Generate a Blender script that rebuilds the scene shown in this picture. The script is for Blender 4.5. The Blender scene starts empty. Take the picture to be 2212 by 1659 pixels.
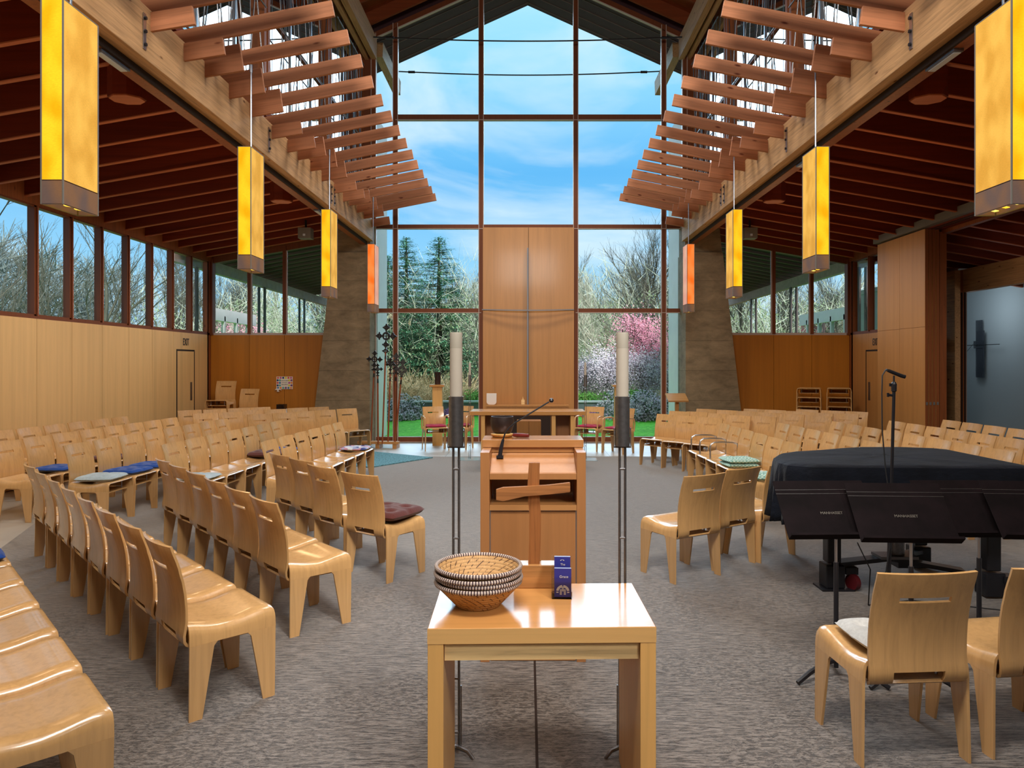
import bpy, bmesh, math, random
from mathutils import Vector, Matrix
R = math.radians
COL = bpy.context.scene.collection
F = 1534.0; CX = 1140.0; CY = 788.0; EYE = 1.67
def at(u, v, y):
    return Vector(((u-CX)*y/F, y, EYE-(v-CY)*y/F))
rnd = random.Random(7)

# ------------------------------------------------------------------ materials
class NT:
    def __init__(s, name):
        s.m = bpy.data.materials.new(name); s.m.use_nodes = True
        s.t = s.m.node_tree; s.n = s.t.nodes; s.l = s.t.links
        s.b = s.n['Principled BSDF']; s.out = s.n['Material Output']
    def new(s, typ, **k):
        n = s.n.new(typ)
        for a, b in k.items():
            if a in n.inputs: n.inputs[a].default_value = b
            else: setattr(n, a, b)
        return n
    def link(s, a, b): s.l.new(a, b)
    def coords(s, scale=(1,1,1), kind='Object', rot=(0,0,0)):
        tc = s.new('ShaderNodeTexCoord'); mp = s.new('ShaderNodeMapping')
        mp.inputs['Scale'].default_value = scale; mp.inputs['Rotation'].default_value = rot
        s.link(tc.outputs[kind], mp.inputs['Vector']); return mp.outputs['Vector']
    def noise(s, vec, scale=5, detail=3, rough=.6, dist=0):
        n = s.new('ShaderNodeTexNoise'); n.inputs['Scale'].default_value = scale
        n.inputs['Detail'].default_value = detail; n.inputs['Roughness'].default_value = rough
        n.inputs['Distortion'].default_value = dist
        s.link(vec, n.inputs['Vector']); return n.outputs['Fac']
    def ramp(s, fac, stops, interp='LINEAR'):
        r = s.new('ShaderNodeValToRGB'); cr = r.color_ramp; cr.interpolation = interp
        while len(cr.elements) < len(stops): cr.elements.new(.5)
        for e, (p, c) in zip(cr.elements, stops):
            e.position = p; e.color = (*c, 1) if len(c) == 3 else c
        s.link(fac, r.inputs['Fac']); return r.outputs['Color']
    def mix(s, a, b, fac, mode='MIX'):
        m = s.new('ShaderNodeMix', data_type='RGBA', blend_type=mode)
        for src, i in ((fac, 0), (a, 6), (b, 7)):
            if hasattr(src, 'is_output') or isinstance(src, bpy.types.NodeSocket): s.link(src, m.inputs[i])
            elif i == 0: m.inputs[0].default_value = src
            else: m.inputs[i].default_value = (*src, 1)
        return m.outputs[2]
    def math(s, op, a, b=0.0, c=None):
        m = s.new('ShaderNodeMath', operation=op)
        for i, x in enumerate((a, b) if c is None else (a, b, c)):
            if isinstance(x, bpy.types.NodeSocket): s.link(x, m.inputs[i])
            else: m.inputs[i].default_value = x
        return m.outputs[0]
    def bump(s, h, strength=.3, dist=.01):
        b = s.new('ShaderNodeBump'); b.inputs['Strength'].default_value = strength
        b.inputs['Distance'].default_value = dist
        s.link(h, b.inputs['Height']); s.link(b.outputs['Normal'], s.b.inputs['Normal'])
    def color(s, c):
        if isinstance(c, bpy.types.NodeSocket): s.link(c, s.b.inputs['Base Color'])
        else: s.b.inputs['Base Color'].default_value = (*c, 1)
    def set(s, **k):
        for a, v in k.items():
            s.b.inputs[a.replace('_', ' ')].default_value = v
        return s.m

def srgb(r, g, b):
    f = lambda c: (c/255/12.92) if c/255 <= .04045 else ((c/255+.055)/1.055)**2.4
    return (f(r), f(g), f(b))
def sc(c, k): return tuple(min(1, x*k) for x in c)

def wood(name, base, axis='Z', fine=1.0, contrast=.16, rough=.38, spec=.5, coat=0.0, band=0.0, knots=False, var=.10, bump=0.0):
    t = NT(name)
    st = {'X': (.6, 14, 14), 'Y': (14, .6, 14), 'Z': (14, 14, .6)}[axis]
    v = t.coords(tuple(x*fine for x in st))
    oi = t.new('ShaderNodeObjectInfo')
    add = t.new('ShaderNodeVectorMath', operation='ADD'); t.link(v, add.inputs[0])
    sc_ = t.new('ShaderNodeVectorMath', operation='SCALE'); cmb = t.new('ShaderNodeCombineXYZ')
    for i in range(3): t.link(oi.outputs['Random'], cmb.inputs[i])
    t.link(cmb.outputs[0], sc_.inputs[0]); sc_.inputs['Scale'].default_value = 37.0
    t.link(sc_.outputs[0], add.inputs[1]); v2 = add.outputs[0]
    f = t.noise(v2, 2.2, 5, .62, .6)
    c = t.ramp(f, [(.25, sc(base, 1-contrast*1.6)), (.5, base), (.75, sc(base, 1+contrast))])
    if band:
        bs = {'X': (.02, 3.1, 3.1), 'Y': (3.1, .02, 3.1), 'Z': (3.1, 3.1, .02)}[axis]
        vb = t.coords(bs); fb = t.noise(vb, 2.0, 1, .4)
        c = t.mix(c, t.ramp(fb, [(.3, (1-band,)*3), (.5, (1,)*3), (.7, (1-band*.4,)*3)], 'LINEAR'), 1.0, 'MULTIPLY')
    if knots:
        ks = {'X': (2.2, 7, 7), 'Y': (7, 2.6, 7), 'Z': (7, 7, 2.2)}[axis]
        vk = t.coords(ks); add2 = t.new('ShaderNodeVectorMath', operation='ADD'); t.link(vk, add2.inputs[0]); t.link(sc_.outputs[0], add2.inputs[1])
        vo = t.new('ShaderNodeTexVoronoi'); vo.inputs['Scale'].default_value = 1.0; t.link(add2.outputs[0], vo.inputs['Vector'])
        c = t.mix(t.ramp(vo.outputs['Distance'], [(.0, sc(base, .3)), (.05, sc(base, .6)), (.11, (1, 1, 1))]), c, 1.0, 'MULTIPLY')
    rv = t.math('MULTIPLY_ADD', oi.outputs['Random'], var, 1-var/2)
    hs = t.new('ShaderNodeHueSaturation'); t.link(rv, hs.inputs['Value']); t.link(c, hs.inputs['Color']); 
    t.color(hs.outputs['Color'])
    if bump: t.bump(f, bump, .004)
    t.set(Roughness=rough, Specular_IOR_Level=spec, Coat_Weight=coat, Coat_Roughness=.12)
    return t.m
def plain(name, c, rough=.5, metal=0, spec=.5, noise=0.0, nscale=20, coat=0, sheen=0, bump=0):
    t = NT(name)
    if noise or bump:
        f = t.noise(t.coords(), nscale, 4, .6)
        if noise: t.color(t.ramp(f, [(.3, sc(c, 1-noise)), (.7, sc(c, 1+noise))]))
        else: t.color(c)
        if bump: t.bump(f, bump, .01)
    else: t.color(c)
    return t.set(Roughness=rough, Metallic=metal, Specular_IOR_Level=spec, Coat_Weight=coat, Sheen_Weight=sheen)

M = {}
M['chair'] = wood('chair_ply', srgb(208, 163, 108), 'Z', 1.1, .10, .24, .6, .5, var=.14)
M['chair_back'] = wood('chair_back_ply', srgb(206, 160, 104), 'Z', 1.1, .12, .26, .6, .4, var=.14)
M['table'] = wood('table_oak', srgb(196, 140, 80), 'X', .8, .08, .2, .5, .32)
M['table_side'] = wood('table_side_oak', srgb(226, 176, 110), 'X', .8, .07, .4, .5, .1)
M['table_leg'] = wood('table_leg_oak', srgb(222, 170, 100), 'Z', .8, .07, .4, .5, .1)
M['apron'] = wood('apron_oak', srgb(232, 194, 136), 'X', 1.1, .28, .45, .5)
M['fir'] = wood('fir_veneer', srgb(188, 132, 74), 'Z', .8, .07, .4, .5, .1, band=.10, var=.04)
M['lectern'] = wood('lectern_oak', srgb(166, 112, 66), 'Z', .8, .07, .4, .5, .1, band=.06, var=.04)
M['lectern_top'] = wood('lectern_top_oak', srgb(178, 124, 74), 'X', .8, .05, .2, 1.0, 1.0)
M['maple_wall'] = wood('maple_wall', srgb(226, 184, 126), 'Z', .7, .05, .45, .4, 0, band=.12, var=.03)
M['amber_wall'] = wood('amber_wall', srgb(186, 116, 36), 'Z', .7, .06, .45, .4, 0, band=.14, var=.03)
M['joist'] = wood('joist_fir', srgb(112, 38, 10), 'X', .6, .18, .6, .25, var=.2)
M['joist_edge'] = wood('joist_edge', srgb(176, 96, 60), 'X', .6, .12, .6, .3)
M['deck'] = wood('roof_deck', srgb(96, 36, 14), 'X', .5, .2, .8, .2)
M['nave_deck'] = wood('nave_deck', srgb(120, 56, 26), 'X', .5, .18, .7, .2)
M['beam'] = wood('glulam_beam', srgb(184, 142, 98), 'Y', 1.3, .28, .6, .3, knots=True, var=.06, bump=.15)
M['louver'] = wood('louver_board', srgb(184, 122, 86), 'X', 1.0, .2, .6, .35, knots=True, var=.3, bump=.1)
M['frame'] = wood('window_frame', srgb(116, 62, 34), 'Z', 1, .1, .5, .3)
M['frame_edge'] = plain('frame_edge', srgb(190, 170, 160), .4)
M['post'] = wood('fir_post', srgb(136, 74, 36), 'Z', .9, .2, .55, .3, knots=True)
M['oldwood'] = wood('rough_cross_wood', srgb(150, 94, 50), 'Z', 1.6, .4, .7, .25, knots=True, bump=.5)
M['oldwood_x'] = wood('rough_crossbar_wood', srgb(156, 102, 58), 'X', 1.6, .4, .7, .25, knots=True, bump=.5)
M['box_wood'] = wood('cross_base_wood', srgb(176, 124, 72), 'X', 1.6, .25, .5, .4)
M['steel'] = plain('brushed_steel', (.20, .195, .20), .38, .9, noise=.15, nscale=60)
M['cross_steel'] = plain('satin_cross_steel', (.24, .25, .28), .55, .6)
M['steel_light'] = plain('satin_steel', (.42, .43, .46), .3, 1.0)
M['black'] = plain('black_metal', (.012, .012, .016), .35)
M['black_rubber'] = plain('black_rubber', (.01, .01, .012), .6)
M['stand_black'] = plain('stand_desk_black', (.006, .003, .004), .7, spec=.12, noise=.5, nscale=8)
M['wax'] = plain('candle_wax', srgb(184, 174, 160), .5, spec=.4, noise=.04, nscale=6)
M['wax_dark'] = plain('used_wax', srgb(168, 160, 146), .5, spec=.4)
M['wick'] = plain('wick', (.01, .01, .01), .9)
M['white'] = plain('matte_white', srgb(232, 222, 214), .6)
M['ceramic'] = plain('dark_glaze', (.03, .014, .012), .25, noise=.5, nscale=6)
M['bronze'] = plain('singing_bowl_bronze', (.05, .032, .028), .42, .6, noise=.45, nscale=9)
M['straw'] = plain('straw_ring', srgb(196, 150, 86), .8, noise=.25, nscale=40)
M['mallet'] = plain('mallet_red', (.12, .012, .01), .4, noise=.5, nscale=12)
M['cross_metal'] = plain('dark_pierced_brass', (.045, .040, .038), .4, .8)
M['staff'] = plain('cross_staff_wood', srgb(140, 70, 34), .5, noise=.2, nscale=8)
M['ink'] = plain('black_lettering', (.01, .01, .01), .6)
M['gap'] = plain('shadow_gap', (.02, .008, .004), .9)
M['paper'] = plain('cream_paper', srgb(236, 226, 212), .7)
def fabric(name, c, n=.12):
    t = NT(name); f = t.noise(t.coords(), 60, 3, .7); g = t.noise(t.coords(), 6, 2, .5)
    t.color(t.mix(t.ramp(f, [(.3, sc(c, 1-n)), (.7, sc(c, 1+n))]), t.ramp(g, [(.3, (.8,)*3), (.7, (1.0,)*3)]), 1, 'MULTIPLY'))
    t.bump(f, .25, .004); return t.set(Roughness=.9, Sheen_Weight=.25, Specular_IOR_Level=.2)
M['c_blue'] = fabric('cushion_blue', srgb(10, 66, 148)); M['c_pale'] = fabric('cushion_pale', srgb(176, 192, 200))
M['c_brown'] = fabric('cushion_brown', srgb(92, 52, 48)); M['c_magenta'] = fabric('cushion_magenta', srgb(168, 24, 70))
M['c_white'] = fabric('cushion_white', srgb(206, 206, 204)); M['c_maroon'] = fabric('cushion_maroon', srgb(88, 42, 38))
M['rugm'] = plain('teal_rug', srgb(92, 140, 150), .95, noise=.75, nscale=38, bump=1)
def checked(name, a, b, s=22):
    t = NT(name); v = t.coords(); w = t.new('ShaderNodeTexChecker'); w.inputs['Scale'].default_value = s
    w.inputs['Color1'].default_value = (*a, 1); w.inputs['Color2'].default_value = (*b, 1)
    t.link(v, w.inputs['Vector']); t.color(w.outputs['Color']); return t.set(Roughness=.9)
M['c_green'] = checked('cushion_green_check', srgb(110, 158, 148), srgb(190, 212, 200), 46)
def patched(name, cols, s=14):
    t = NT(name); vo = t.new('ShaderNodeTexVoronoi'); vo.inputs['Scale'].default_value = s
    t.link(t.coords(), vo.inputs['Vector']); n = len(cols)
    sep = t.new('ShaderNodeSeparateColor'); t.link(vo.outputs['Color'], sep.inputs[0])
    t.color(t.ramp(sep.outputs[0], [(i/n, c) for i, c in enumerate(cols)], 'CONSTANT')); return t.set(Roughness=.9)
M['c_quilt'] = patched('cushion_quilt', [srgb(150, 160, 190), srgb(200, 206, 214), srgb(60, 70, 130), srgb(190, 140, 160)])
M['c_floral'] = patched('cushion_floral', [srgb(30, 50, 90), srgb(230, 220, 90), srgb(120, 190, 190), srgb(20, 30, 60)], 24)
def _cover():
    t = NT('piano_cover_cloth'); c = srgb(16, 20, 30)
    f = t.noise(t.coords((1, 1, 1)), 5, 3, .6); t.color(t.ramp(f, [(.3, sc(c, .55)), (.7, sc(c, 1.35))]))
    g = t.noise(t.coords((1.4, 4, 3)), 4, 4, .6); t.bump(g, .6, .02)
    return t.set(Roughness=.8, Sheen_Weight=.06, Specular_IOR_Level=.15)
M['cover'] = _cover()
def _concrete():
    t = NT('board_formed_concrete'); c = srgb(138, 120, 94)
    f = t.noise(t.coords((1, 1, 2.2)), 2.6, 6, .68, .4)
    col = t.ramp(f, [(.28, sc(c, .60)), (.5, sc(c, .95)), (.72, sc(c, 1.32))])
    tc = t.new('ShaderNodeTexCoord'); sp = t.new('ShaderNodeSeparateXYZ'); t.link(tc.outputs['Object'], sp.inputs[0])
    z = t.math('FRACT', t.math('MULTIPLY', sp.outputs['Z'], 1/.62))
    d = t.math('ABSOLUTE', t.math('SUBTRACT', z, .5))
    line = t.ramp(d, [(0, (.55,)*3), (.012, (1,)*3), (.03, (1,)*3)])
    t.color(t.mix(col, line, 1, 'MULTIPLY')); t.bump(f, .4, .02); return t.set(Roughness=.85, Specular_IOR_Level=.25)
M['concrete'] = _concrete()
M['concrete_out'] = plain('pale_exterior_concrete', srgb(252, 240, 242), .8, noise=.04, nscale=3)
M['retain'] = plain('weathered_retaining_wall', srgb(112, 124, 128), .9, noise=.3, nscale=2.5)
M['cap'] = plain('wall_cap_stone', srgb(196, 206, 208), .8)
def _floor():
    t = NT('polished_concrete_floor'); c = srgb(176, 174, 168)
    f = t.noise(t.coords(), 1.4, 5, .6, .3); col = t.ramp(f, [(.3, sc(c, .78)), (.7, sc(c, 1.15))])
    br = t.new('ShaderNodeTexBrick'); br.offset = 0; br.inputs['Scale'].default_value = 1
    br.inputs['Brick Width'].default_value = 1.5; br.inputs['Row Height'].default_value = 1.5; br.inputs['Mortar Size'].default_value = .006
    for i, k in enumerate(('Color1', 'Color2')): br.inputs[k].default_value = (1, 1, 1, 1)
    br.inputs['Mortar'].default_value = (.35, .35, .35, 1); t.link(t.coords(), br.inputs['Vector'])
    t.color(t.mix(col, br.outputs['Color'], 1, 'MULTIPLY')); return t.set(Roughness=.42, Specular_IOR_Level=1.0, Coat_Weight=.6, Coat_Roughness=.34)
M['floor'] = _floor()
def _carpet():
    t = NT('streaked_carpet'); a, b, d = srgb(97, 87, 79), srgb(138, 128, 120), srgb(42, 35, 31)
    v = t.coords((1, 1, 1))
    f = t.noise(t.coords((9, 90, 1)), 1.0, 3, .75, .3); g = t.noise(t.coords((26, 60, 1)), 1.0, 3, .8, .6)
    h = t.noise(v, 1.1, 2, .5); k = t.noise(v, 260, 2, .7)
    c1 = t.ramp(f, [(.44, d), (.49, a), (.55, b)]); c2 = t.ramp(g, [(.43, d), (.5, a), (.57, b)])
    c = t.mix(c1, c2, t.ramp(h, [(.45, (.25,)*3), (.55, (.75,)*3)]))
    c = t.mix(c, t.ramp(k, [(.3, (.72,)*3), (.7, (1.12,)*3)]), 1, 'MULTIPLY')
    t.color(c); t.bump(k, .3, .01); return t.set(Roughness=1, Sheen_Weight=1.0, Sheen_Roughness=.4, Specular_IOR_Level=.3)
M['carpet'] = _carpet()
def _glass():
    t = NT('window_glass'); t.n.remove(t.b)
    tr = t.new('ShaderNodeBsdfTransparent'); gl = t.new('ShaderNodeBsdfGlossy'); gl.inputs['Roughness'].default_value = 0.0
    tr.inputs['Color'].default_value = (.975, .985, .985, 1)
    fr = t.new('ShaderNodeFresnel'); fr.inputs['IOR'].default_value = 1.255
    mx = t.new('ShaderNodeMixShader'); t.link(fr.outputs[0], mx.inputs[0]); t.link(tr.outputs[0], mx.inputs[1]); t.link(gl.outputs[0], mx.inputs[2])
    t.link(mx.outputs[0], t.out.inputs['Surface']); return t.m
M['glass'] = _glass()
def _acrylic():
    t = NT('clear_acrylic'); t.n.remove(t.b)
    tr = t.new('ShaderNodeBsdfTransparent'); gl = t.new('ShaderNodeBsdfGlossy'); gl.inputs['Roughness'].default_value = .05
    tr.inputs['Color'].default_value = (.93, .94, .96, 1)
    fr = t.new('ShaderNodeFresnel'); fr.inputs['IOR'].default_value = 1.25
    mx = t.new('ShaderNodeMixShader'); t.link(fr.outputs[0], mx.inputs[0]); t.link(tr.outputs[0], mx.inputs[1]); t.link(gl.outputs[0], mx.inputs[2])
    t.link(mx.outputs[0], t.out.inputs['Surface']); return t.m
M['acrylic'] = _acrylic()
def shade(name, base, hot, k=1.0):
    t = NT(name); v = t.coords((1, 1, 1))
    tc = t.new('ShaderNodeTexCoord'); sp = t.new('ShaderNodeSeparateXYZ'); t.link(tc.outputs['Object'], sp.inputs[0])
    vo = t.noise(t.coords((7, 7, 4.5)), 1.0, 1, .4)
    weave = t.noise(t.coords((60, 60, 260)), 1, 2, .6)
    c = t.ramp(vo, [(.38, base), (.62, hot)])  # glow of bulbs behind the cloth, painted as noise hot spots
    c = t.mix(c, t.ramp(weave, [(.3, (.86,)*3), (.7, (1.06,)*3)]), 1, 'MULTIPLY')
    em = t.b.inputs['Emission Color']; t.link(c, em); t.b.inputs['Emission Strength'].default_value = k
    t.color(sc(base, .5)); return t.set(Roughness=.9, Specular_IOR_Level=.1)
M['shade_front'] = shade('lamp_linen_amber', srgb(234, 164, 12), srgb(255, 206, 40), .95)
M['shade_side'] = shade('lamp_linen_gold', srgb(214, 156, 60), srgb(250, 196, 90), .75)
M['shade_orange'] = shade('lamp_linen_orange', srgb(236, 106, 30), srgb(250, 140, 70), .95)
M['shade_orange_side'] = shade('lamp_linen_peach', srgb(226, 160, 140), srgb(240, 190, 160), .7)
M['band'] = shade('lamp_hem_linen', srgb(120, 98, 90), srgb(176, 120, 66), .35)
M['glow'] = shade('lamp_inner_glow', srgb(250, 190, 40), srgb(255, 226, 110), 1.6)
M['led'] = plain('fixture_lens', srgb(190, 196, 204), .4)
M['grass'] = None
def _grass():
    t = NT('lawn_grass'); f = t.noise(t.coords((1, 1, 1)), 9, 6, .8); g = t.noise(t.coords(), .7, 2, .5)
    c = t.ramp(f, [(.3, srgb(50, 130, 24)), (.5, srgb(90, 190, 44)), (.72, srgb(160, 226, 90))])
    t.color(t.mix(c, t.ramp(g, [(.35, (.8,)*3), (.65, (1.1,)*3)]), 1, 'MULTIPLY')); t.bump(f, .8, .05)
    return t.set(Roughness=.9, Specular_IOR_Level=.2)
M['grass'] = _grass()
M['soil'] = plain('leaf_litter_ground', srgb(120, 112, 84), .95, noise=.4, nscale=3)
M['bark'] = plain('pale_bark', srgb(176, 172, 152), .9, noise=.3, nscale=4)
M['bark_dark'] = plain('dark_bark', srgb(84, 84, 72), .9, noise=.3, nscale=4)
def leafm(name, cols, tr=.25):
    t = NT(name); oi = t.noise(t.coords(), 2.2, 5, .8)
    n = len(cols)
    t.color(t.ramp(oi, [(.3+.4*i/(n-1), c) for i, c in enumerate(cols)]))
    return t.set(Roughness=.7, Specular_IOR_Level=.3)
M['needles'] = leafm('conifer_needles', [srgb(44, 98, 74), srgb(84, 146, 108), srgb(140, 188, 140)])
M['leaf'] = leafm('shrub_leaves', [srgb(40, 84, 30), srgb(84, 142, 56), srgb(150, 196, 90)])
M['leaf_dark'] = leafm('dark_shrub_leaves', [srgb(30, 48, 34), srgb(62, 86, 60), srgb(120, 140, 110)])
M['flower_w'] = leafm('pale_blossom', [srgb(170, 150, 170), srgb(214, 204, 214), srgb(240, 232, 236)])
M['flower_p'] = leafm('pink_blossom', [srgb(200, 110, 140), srgb(226, 150, 172), srgb(244, 190, 204)])
M['flower_m'] = leafm('magenta_heather', [srgb(150, 80, 150), srgb(196, 120, 190), srgb(226, 170, 216)])
M['twig'] = leafm('thicket_twigs', [srgb(130, 142, 116), srgb(176, 182, 158), srgb(214, 216, 200)])
M['side_twig'] = leafm('side_twigs', [srgb(74, 82, 78), srgb(116, 124, 118), srgb(160, 166, 160)])
M['olive'] = leafm('thicket_leaves', [srgb(92, 118, 78), srgb(142, 168, 120), srgb(190, 206, 166)])
M['tan_twig'] = leafm('dry_grass', [srgb(160, 140, 100), srgb(206, 184, 140), srgb(230, 214, 180)])
M['soffit'] = plain('dark_soffit', srgb(66, 34, 38), .8, noise=.15, nscale=3)
M['soffit_line'] = plain('soffit_joist', srgb(124, 90, 86), .8)
M['out_beam'] = plain('weathered_gray_timber', srgb(168, 142, 130), .8, noise=.15, nscale=6)
M['out_post'] = plain('outdoor_post', srgb(86, 74, 72), .7)
M['track'] = plain('gray_track_metal', srgb(112, 106, 98), .5)
M['white_wall'] = plain('plaster_wall', srgb(176, 186, 190), .8)
M['brick'] = plain('gray_block', srgb(120, 110, 116), .9, noise=.2, nscale=10)
M['card'] = plain('indigo_card', srgb(48, 50, 140), .5)
M['card_edge'] = plain('card_edge', srgb(150, 164, 200), .6)
M['wheel'] = plain('red_caster_wheel', (.10, .006, .01), .5)
def _veil():
    t = NT('smoky_mesh'); t.color((.06, .07, .09)); tr = t.new('ShaderNodeBsdfTransparent'); mx = t.new('ShaderNodeMixShader'); mx.inputs[0].default_value = .42
    t.link(t.b.outputs[0], mx.inputs[1]); t.link(tr.outputs[0], mx.inputs[2]); t.link(mx.outputs[0], t.out.inputs['Surface']); return t.m
M['veil'] = _veil()
M['far_twig'] = None
M['plate'] = plain('clear_base_plate', srgb(170, 190, 200), .1, spec=.8)

# ------------------------------------------------------------------ mesh builder
class MB:
    def __init__(s): s.v = []; s.f = []; s.mi = []
    def quad(s, idx, mi=0): s.f.append(idx); s.mi.append(mi)
    def add(s, vs, fs, mi=0, M_=None):
        o = len(s.v)
        for v in vs:
            v = Vector(v)
            if M_ is not None: v = M_ @ v
            s.v.append(tuple(v))
        for f in fs: s.f.append(tuple(i+o for i in f)); s.mi.append(mi)
        return s
    def box(s, a, b, mi=0, M_=None):
        x0, y0, z0 = a; x1, y1, z1 = b
        if x0 > x1: x0, x1 = x1, x0
        if y0 > y1: y0, y1 = y1, y0
        if z0 > z1: z0, z1 = z1, z0
        vs = [(x0,y0,z0),(x1,y0,z0),(x1,y1,z0),(x0,y1,z0),(x0,y0,z1),(x1,y0,z1),(x1,y1,z1),(x0,y1,z1)]
        return s.add(vs, [(0,3,2,1),(4,5,6,7),(0,1,5,4),(1,2,6,5),(2,3,7,6),(3,0,4,7)], mi, M_)
    def prism(s, poly, d, mi=0, M_=None):
        # poly: list of 3D points, d: extrusion vector
        n = len(poly); d = Vector(d); vs = [Vector(p) for p in poly] + [Vector(p)+d for p in poly]
        fs = [tuple(range(n-1, -1, -1)), tuple(range(n, 2*n))] + [(i, (i+1) % n, n+(i+1) % n, n+i) for i in range(n)]
        return s.add(vs, fs, mi, M_)
    def bar(s, p, q, w, h, mi=0, up=(0,0,1)):
        p, q = Vector(p), Vector(q); d = (q-p).normalized(); up = Vector(up)
        sd = d.cross(up).normalized()*w/2; u = sd.cross(d).normalized()*h/2
        vs = [p-sd-u, p+sd-u, p+sd+u, p-sd+u, q-sd-u, q+sd-u, q+sd+u, q-sd+u]
        return s.add(vs, [(0,1,2,3),(7,6,5,4),(0,4,5,1),(1,5,6,2),(2,6,7,3),(3,7,4,0)], mi)
    def tube(s, pts, r, n=8, mi=0, cap=True):
        pts = [Vector(p) for p in pts]; rs = r if isinstance(r, (list, tuple)) else [r]*len(pts)
        o = len(s.v); prev = None
        for i, p in enumerate(pts):
            d = (pts[min(i+1, len(pts)-1)]-pts[max(i-1, 0)]).normalized()
            if prev is None:
                a = Vector((0,0,1)) if abs(d.z) < .9 else Vector((1,0,0)); x = d.cross(a).normalized()
            else:
                x = (prev - d*prev.dot(d)); x = x.normalized() if x.length > 1e-6 else d.orthogonal().normalized()
            prev = x; y = d.cross(x)
            for k in range(n):
                t = 2*math.pi*k/n; s.v.append(tuple(p+(x*math.cos(t)+y*math.sin(t))*rs[i]))
        for i in range(len(pts)-1):
            for k in range(n):
                a = o+i*n+k; b = o+i*n+(k+1) % n; s.f.append((a, b, b+n, a+n)); s.mi.append(mi)
        if cap and n > 2:
            s.f.append(tuple(o+k for k in range(n-1, -1, -1))); s.mi.append(mi)
            e = o+(len(pts)-1)*n; s.f.append(tuple(e+k for k in range(n))); s.mi.append(mi)
        return s
    def lathe(s, prof, n=32, mi=0, c=(0,0,0), close=False):
        o = len(s.v); m = len(prof)
        for (r, z) in prof:
            for k in range(n):
                t = 2*math.pi*k/n; s.v.append((c[0]+r*math.cos(t), c[1]+r*math.sin(t), c[2]+z))
        rng = range(m) if close else range(m-1)
        for i in rng:
            j = (i+1) % m
            for k in range(n):
                s.f.append((o+i*n+k, o+i*n+(k+1) % n, o+j*n+(k+1) % n, o+j*n+k)); s.mi.append(mi)
        if not close:
            if prof[0][0] > 1e-4: s.f.append(tuple(o+k for k in range(n-1, -1, -1))); s.mi.append(mi)
            if prof[-1][0] > 1e-4: s.f.append(tuple(o+(m-1)*n+k for k in range(n))); s.mi.append(mi)
        return s
    def build(s, name, mats, parent=None, loc=None, rz=0, smooth=False, bevel=0, sub=0, fixn=True):
        me = bpy.data.meshes.new(name); me.from_pydata(s.v, [], s.f)
        if not isinstance(mats, (list, tuple)): mats = [mats]
        for m in mats: me.materials.append(m)
        if len(mats) > 1: me.polygons.foreach_set('material_index', s.mi)
        if fixn:
            bm = bmesh.new(); bm.from_mesh(me); bmesh.ops.recalc_face_normals(bm, faces=bm.faces); bm.to_mesh(me); bm.free()
        if smooth:
            me.polygons.foreach_set('use_smooth', [True]*len(me.polygons))
            me.set_sharp_from_angle(angle=R(40))
        me.update()
        o = bpy.data.objects.new(name, me); COL.objects.link(o)
        if parent: o.parent = parent
        if loc is not None: o.location = loc
        if rz: o.rotation_euler[2] = rz
        if bevel:
            b = o.modifiers.new('bevel', 'BEVEL'); b.width = bevel; b.segments = 2; b.limit_method = 'ANGLE'
        return o

def tag(o, label=None, cat=None, group=None, kind=None):
    if label: o['label'] = label
    if cat: o['category'] = cat
    if group: o['group'] = group
    if kind: o['kind'] = kind
    return o
def thing(name, label, cat, loc=(0,0,0), rz=0, group=None):
    o = bpy.data.objects.new(name, None); COL.objects.link(o); o.location = loc; o.rotation_euler = (0,0,rz)
    o.empty_display_size = .1
    return tag(o, label, cat, group)
def struct(o, label=None): return tag(o, label, None, None, 'structure')
def copy_tree(o, parent=None):
    c = o.copy(); COL.objects.link(c); c.parent = parent
    for ch in list(o.children): copy_tree(ch, c)
    return c
ORD = ['first','second','third','fourth','fifth','sixth','seventh','eighth','ninth','tenth','eleventh','twelfth','thirteenth','fourteenth','fifteenth','sixteenth','seventeenth','eighteenth','nineteenth','twentieth']
# ================================================================== SETTING
def sbox(name, a, b, mat, **k):
    return struct(MB().box(a, b).build(name, mat, **k))
sbox('floor', (-12, -4, -.2), (14, 15.42, 0), M['floor'])
cp = [(-1.2, -3.9), (13.8, -3.9), (13.8, 8.6), (8.2, 12.87), (-7.2, 12.87), (-5.17, 7.45), (-4.77, 6.42), (-3.05, 2.0)]
struct(MB().prism([(x, y, .001) for x, y in cp], (0, 0, .007)).build('floor_carpet', M['carpet']))
sbox('trim_carpet_seam', (.033, -2, .008), (.045, 7, .0095), M['gap'])

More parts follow.
